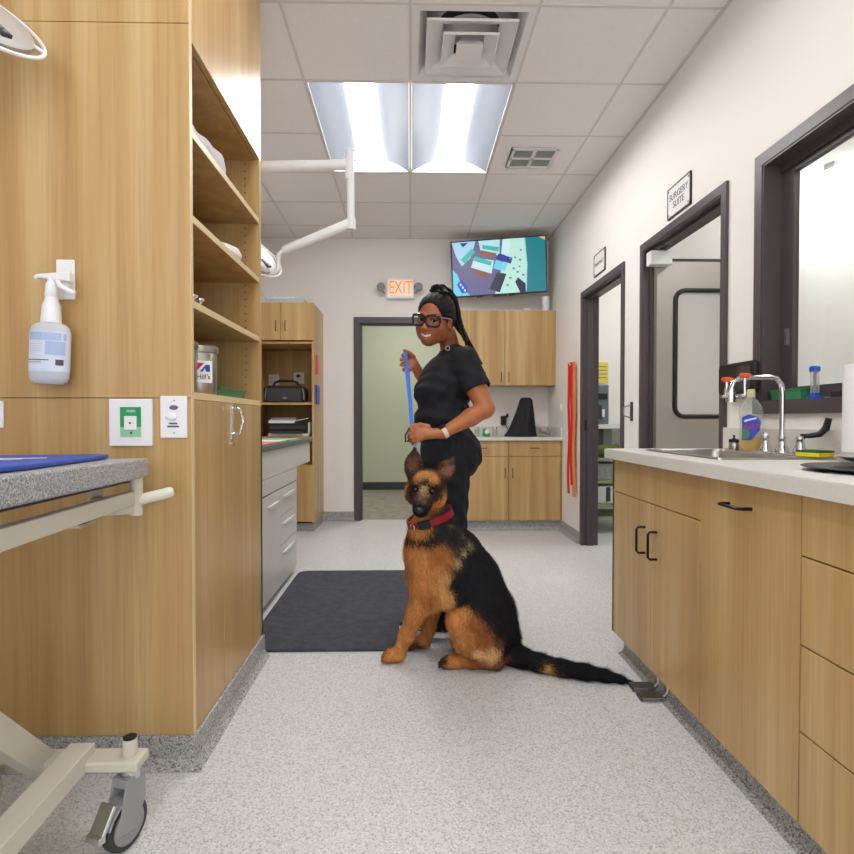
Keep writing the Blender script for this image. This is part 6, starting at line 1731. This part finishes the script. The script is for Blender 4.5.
# eyes, nose, mouth, claws
M['dogeye'] = mat('dog_eye', '1a0d06', .06, spec=.9)
for s_ in (-1, 1):
    B().ell(dp(s_ * .033, .063, .010), .0118, 16).build('eye', 'dogeye', dg_, smooth=True)
b = B(); b.ell(dp(0, .176, -.036), (.019, .012, .014), 18, R=DR); b.build('nose', mat('wet_nose', '15151a', .25, spec=.7, bump=.2, bscale=300), dg_, smooth=True)
nb = B()
for s_ in (-1, 1): nb.ell(dp(s_ * .009, .186, -.038), (.0042, .004, .0035), 10, R=DR)
nb.build('nostrils', 'black', dg_, smooth=True)
B().tube([dp(-.034, .10, -.066), dp(-.018, .150, -.070), dp(0, .165, -.064), dp(.018, .150, -.070), dp(.034, .10, -.066)], .0028, 8).build('mouth_line', mat('dark_lip', '120d0c', .4), dg_, smooth=True)
for (pc, n_) in ((pw, 4), (tp, 4), (pf2, 4)):
    for k in range(n_):
        q = pc + Vector((-.056, -.026 + .0165 * k, -.014)); B().tube([q + Vector((.010, 0, .006)), q, q + Vector((-.006, 0, -.005))], [.0045, .0035, .001], 8).build('claw', 'black', dg_, smooth=True)
# collar
cc0 = wp(429, 517, 2.55); cax = (wp(433, 540, 2.58) - wp(426, 500, 2.49)).normalized()
cax = Vector((.26, .16, -.95)).normalized()
u1 = (Vector((1, 0, 0)) - cax * cax.x).normalized(); u2 = cax.cross(u1)
P_ = []
for k in range(48):
    a = 2 * PI * k / 48; d_ = u1 * math.cos(a) + u2 * math.sin(a)
    ts = np.linspace(.03, .13, 90); Q = np.array([list(cc0 + d_ * t_) for t_ in ts]); dv = D.eval(Q)
    j = int(np.argmax(dv > .003)); P_.append(ts[j] if dv.max() > .003 else .095)
P_ = np.array(P_); P_ = (np.roll(P_, 1) + P_ + np.roll(P_, -1)) / 3
b = B(); secs = []
for k in range(48):
    a = 2 * PI * k / 48; d_ = u1 * math.cos(a) + u2 * math.sin(a); r_ = P_[k]
    secs.append([cc0 + d_ * (r_ - .004) + cax * .016, cc0 + d_ * (r_ + .006) + cax * .016, cc0 + d_ * (r_ + .006) - cax * .016, cc0 + d_ * (r_ - .004) - cax * .016])
b.add([v for s_ in secs for v in s_], [((k * 4 + j), (k * 4 + (j + 1) % 4), (((k + 1) % 48) * 4 + (j + 1) % 4), (((k + 1) % 48) * 4 + j)) for k in range(48) for j in range(4)])
col_ = b.build('collar', mat('red_collar', '84121a', .5), dg_, smooth=True)
# tag ring and buckle at the front left
def colpt(dirv, ex=.01):
    best = max(range(48), key=lambda k: (u1 * math.cos(2 * PI * k / 48) + u2 * math.sin(2 * PI * k / 48)).dot(dirv)); a = 2 * PI * best / 48
    d_ = u1 * math.cos(a) + u2 * math.sin(a); return cc0 + d_ * (P_[best] + ex), d_
q, d_ = colpt(Vector((-.75, -.66, 0))); B().tube([q + u1.cross(d_) * 0 + cax * (.013 * math.cos(2 * PI * k / 16)) + cax.cross(d_) * (.013 * math.sin(2 * PI * k / 16)) for k in range(16)], .0025, 6, closed=True).build('tag_ring', 'chrome', col_)
q, d_ = colpt(Vector((-.35, -.94, 0)), .008); B().obox(q, cax.cross(d_), cax, d_, .028, .019, .006).build('buckle', 'black', col_, bevel=.003)

# ================================================================== the leash
M['leashblue'] = mat('blue_webbing', '3f78d8', .6, bump=.2, bscale=300)
lt = thing('dog_leash', 'bright blue webbing leash running from the raised hand down to the dog', 'leash', (0, 2.9, 1.0))
hook_pt, _d = colpt(Vector((.1, .95, 0)), .008)
def strapb(pts, w, th, side=(1, 0, 0)):
    b = B(); s_ = Vector(side); secs = []
    for i, p in enumerate(pts):
        d = (pts[min(i + 1, len(pts) - 1)] - pts[max(i - 1, 0)]).normalized(); n1 = d.cross(s_).normalized(); ss = n1.cross(d).normalized()
        secs.append([p + ss * w / 2 + n1 * th / 2, p - ss * w / 2 + n1 * th / 2, p - ss * w / 2 - n1 * th / 2, p + ss * w / 2 - n1 * th / 2])
    loft(b, secs); return b
pts = [wp(405, 353, 2.905), wp(406, 362, 2.91), wp(407, 372, 2.90), wp(408.3, 385, 2.87), wp(410, 400, 2.83), wp(411, 414, 2.78), wp(412, 426, 2.73)]
strapb(pts, .019, .0025).build('upper_strap', 'leashblue', lt)
pts = [wp(404.5, 354, 2.95), wp(406, 362, 2.94), wp(408, 374, 2.92), wp(409, 388, 2.885), wp(410.5, 402, 2.845)]
strapb(pts, .018, .0025).build('handle_loop', 'leashblue', lt)
pts = [wp(415, 441, 2.70), wp(415, 448, 2.69), wp(417, 456, 2.68), wp(420, 466, 2.69), wp(428, 490, 2.70), hook_pt + Vector((0, .04, .02)), hook_pt]
strapb(pts, .014, .0025).build('lower_strap', mat('pale_blue_webbing', '7f9fd8', .6), lt)
b = B(); b.tube([wp(415, 427, 2.72), wp(409, 429, 2.70), wp(405.5, 435, 2.69), wp(405.5, 442, 2.69), wp(408, 441, 2.69), wp(411, 437, 2.69), wp(416, 434, 2.69)], .0045, 8); b.build('dark_cord', 'black', lt, smooth=True)
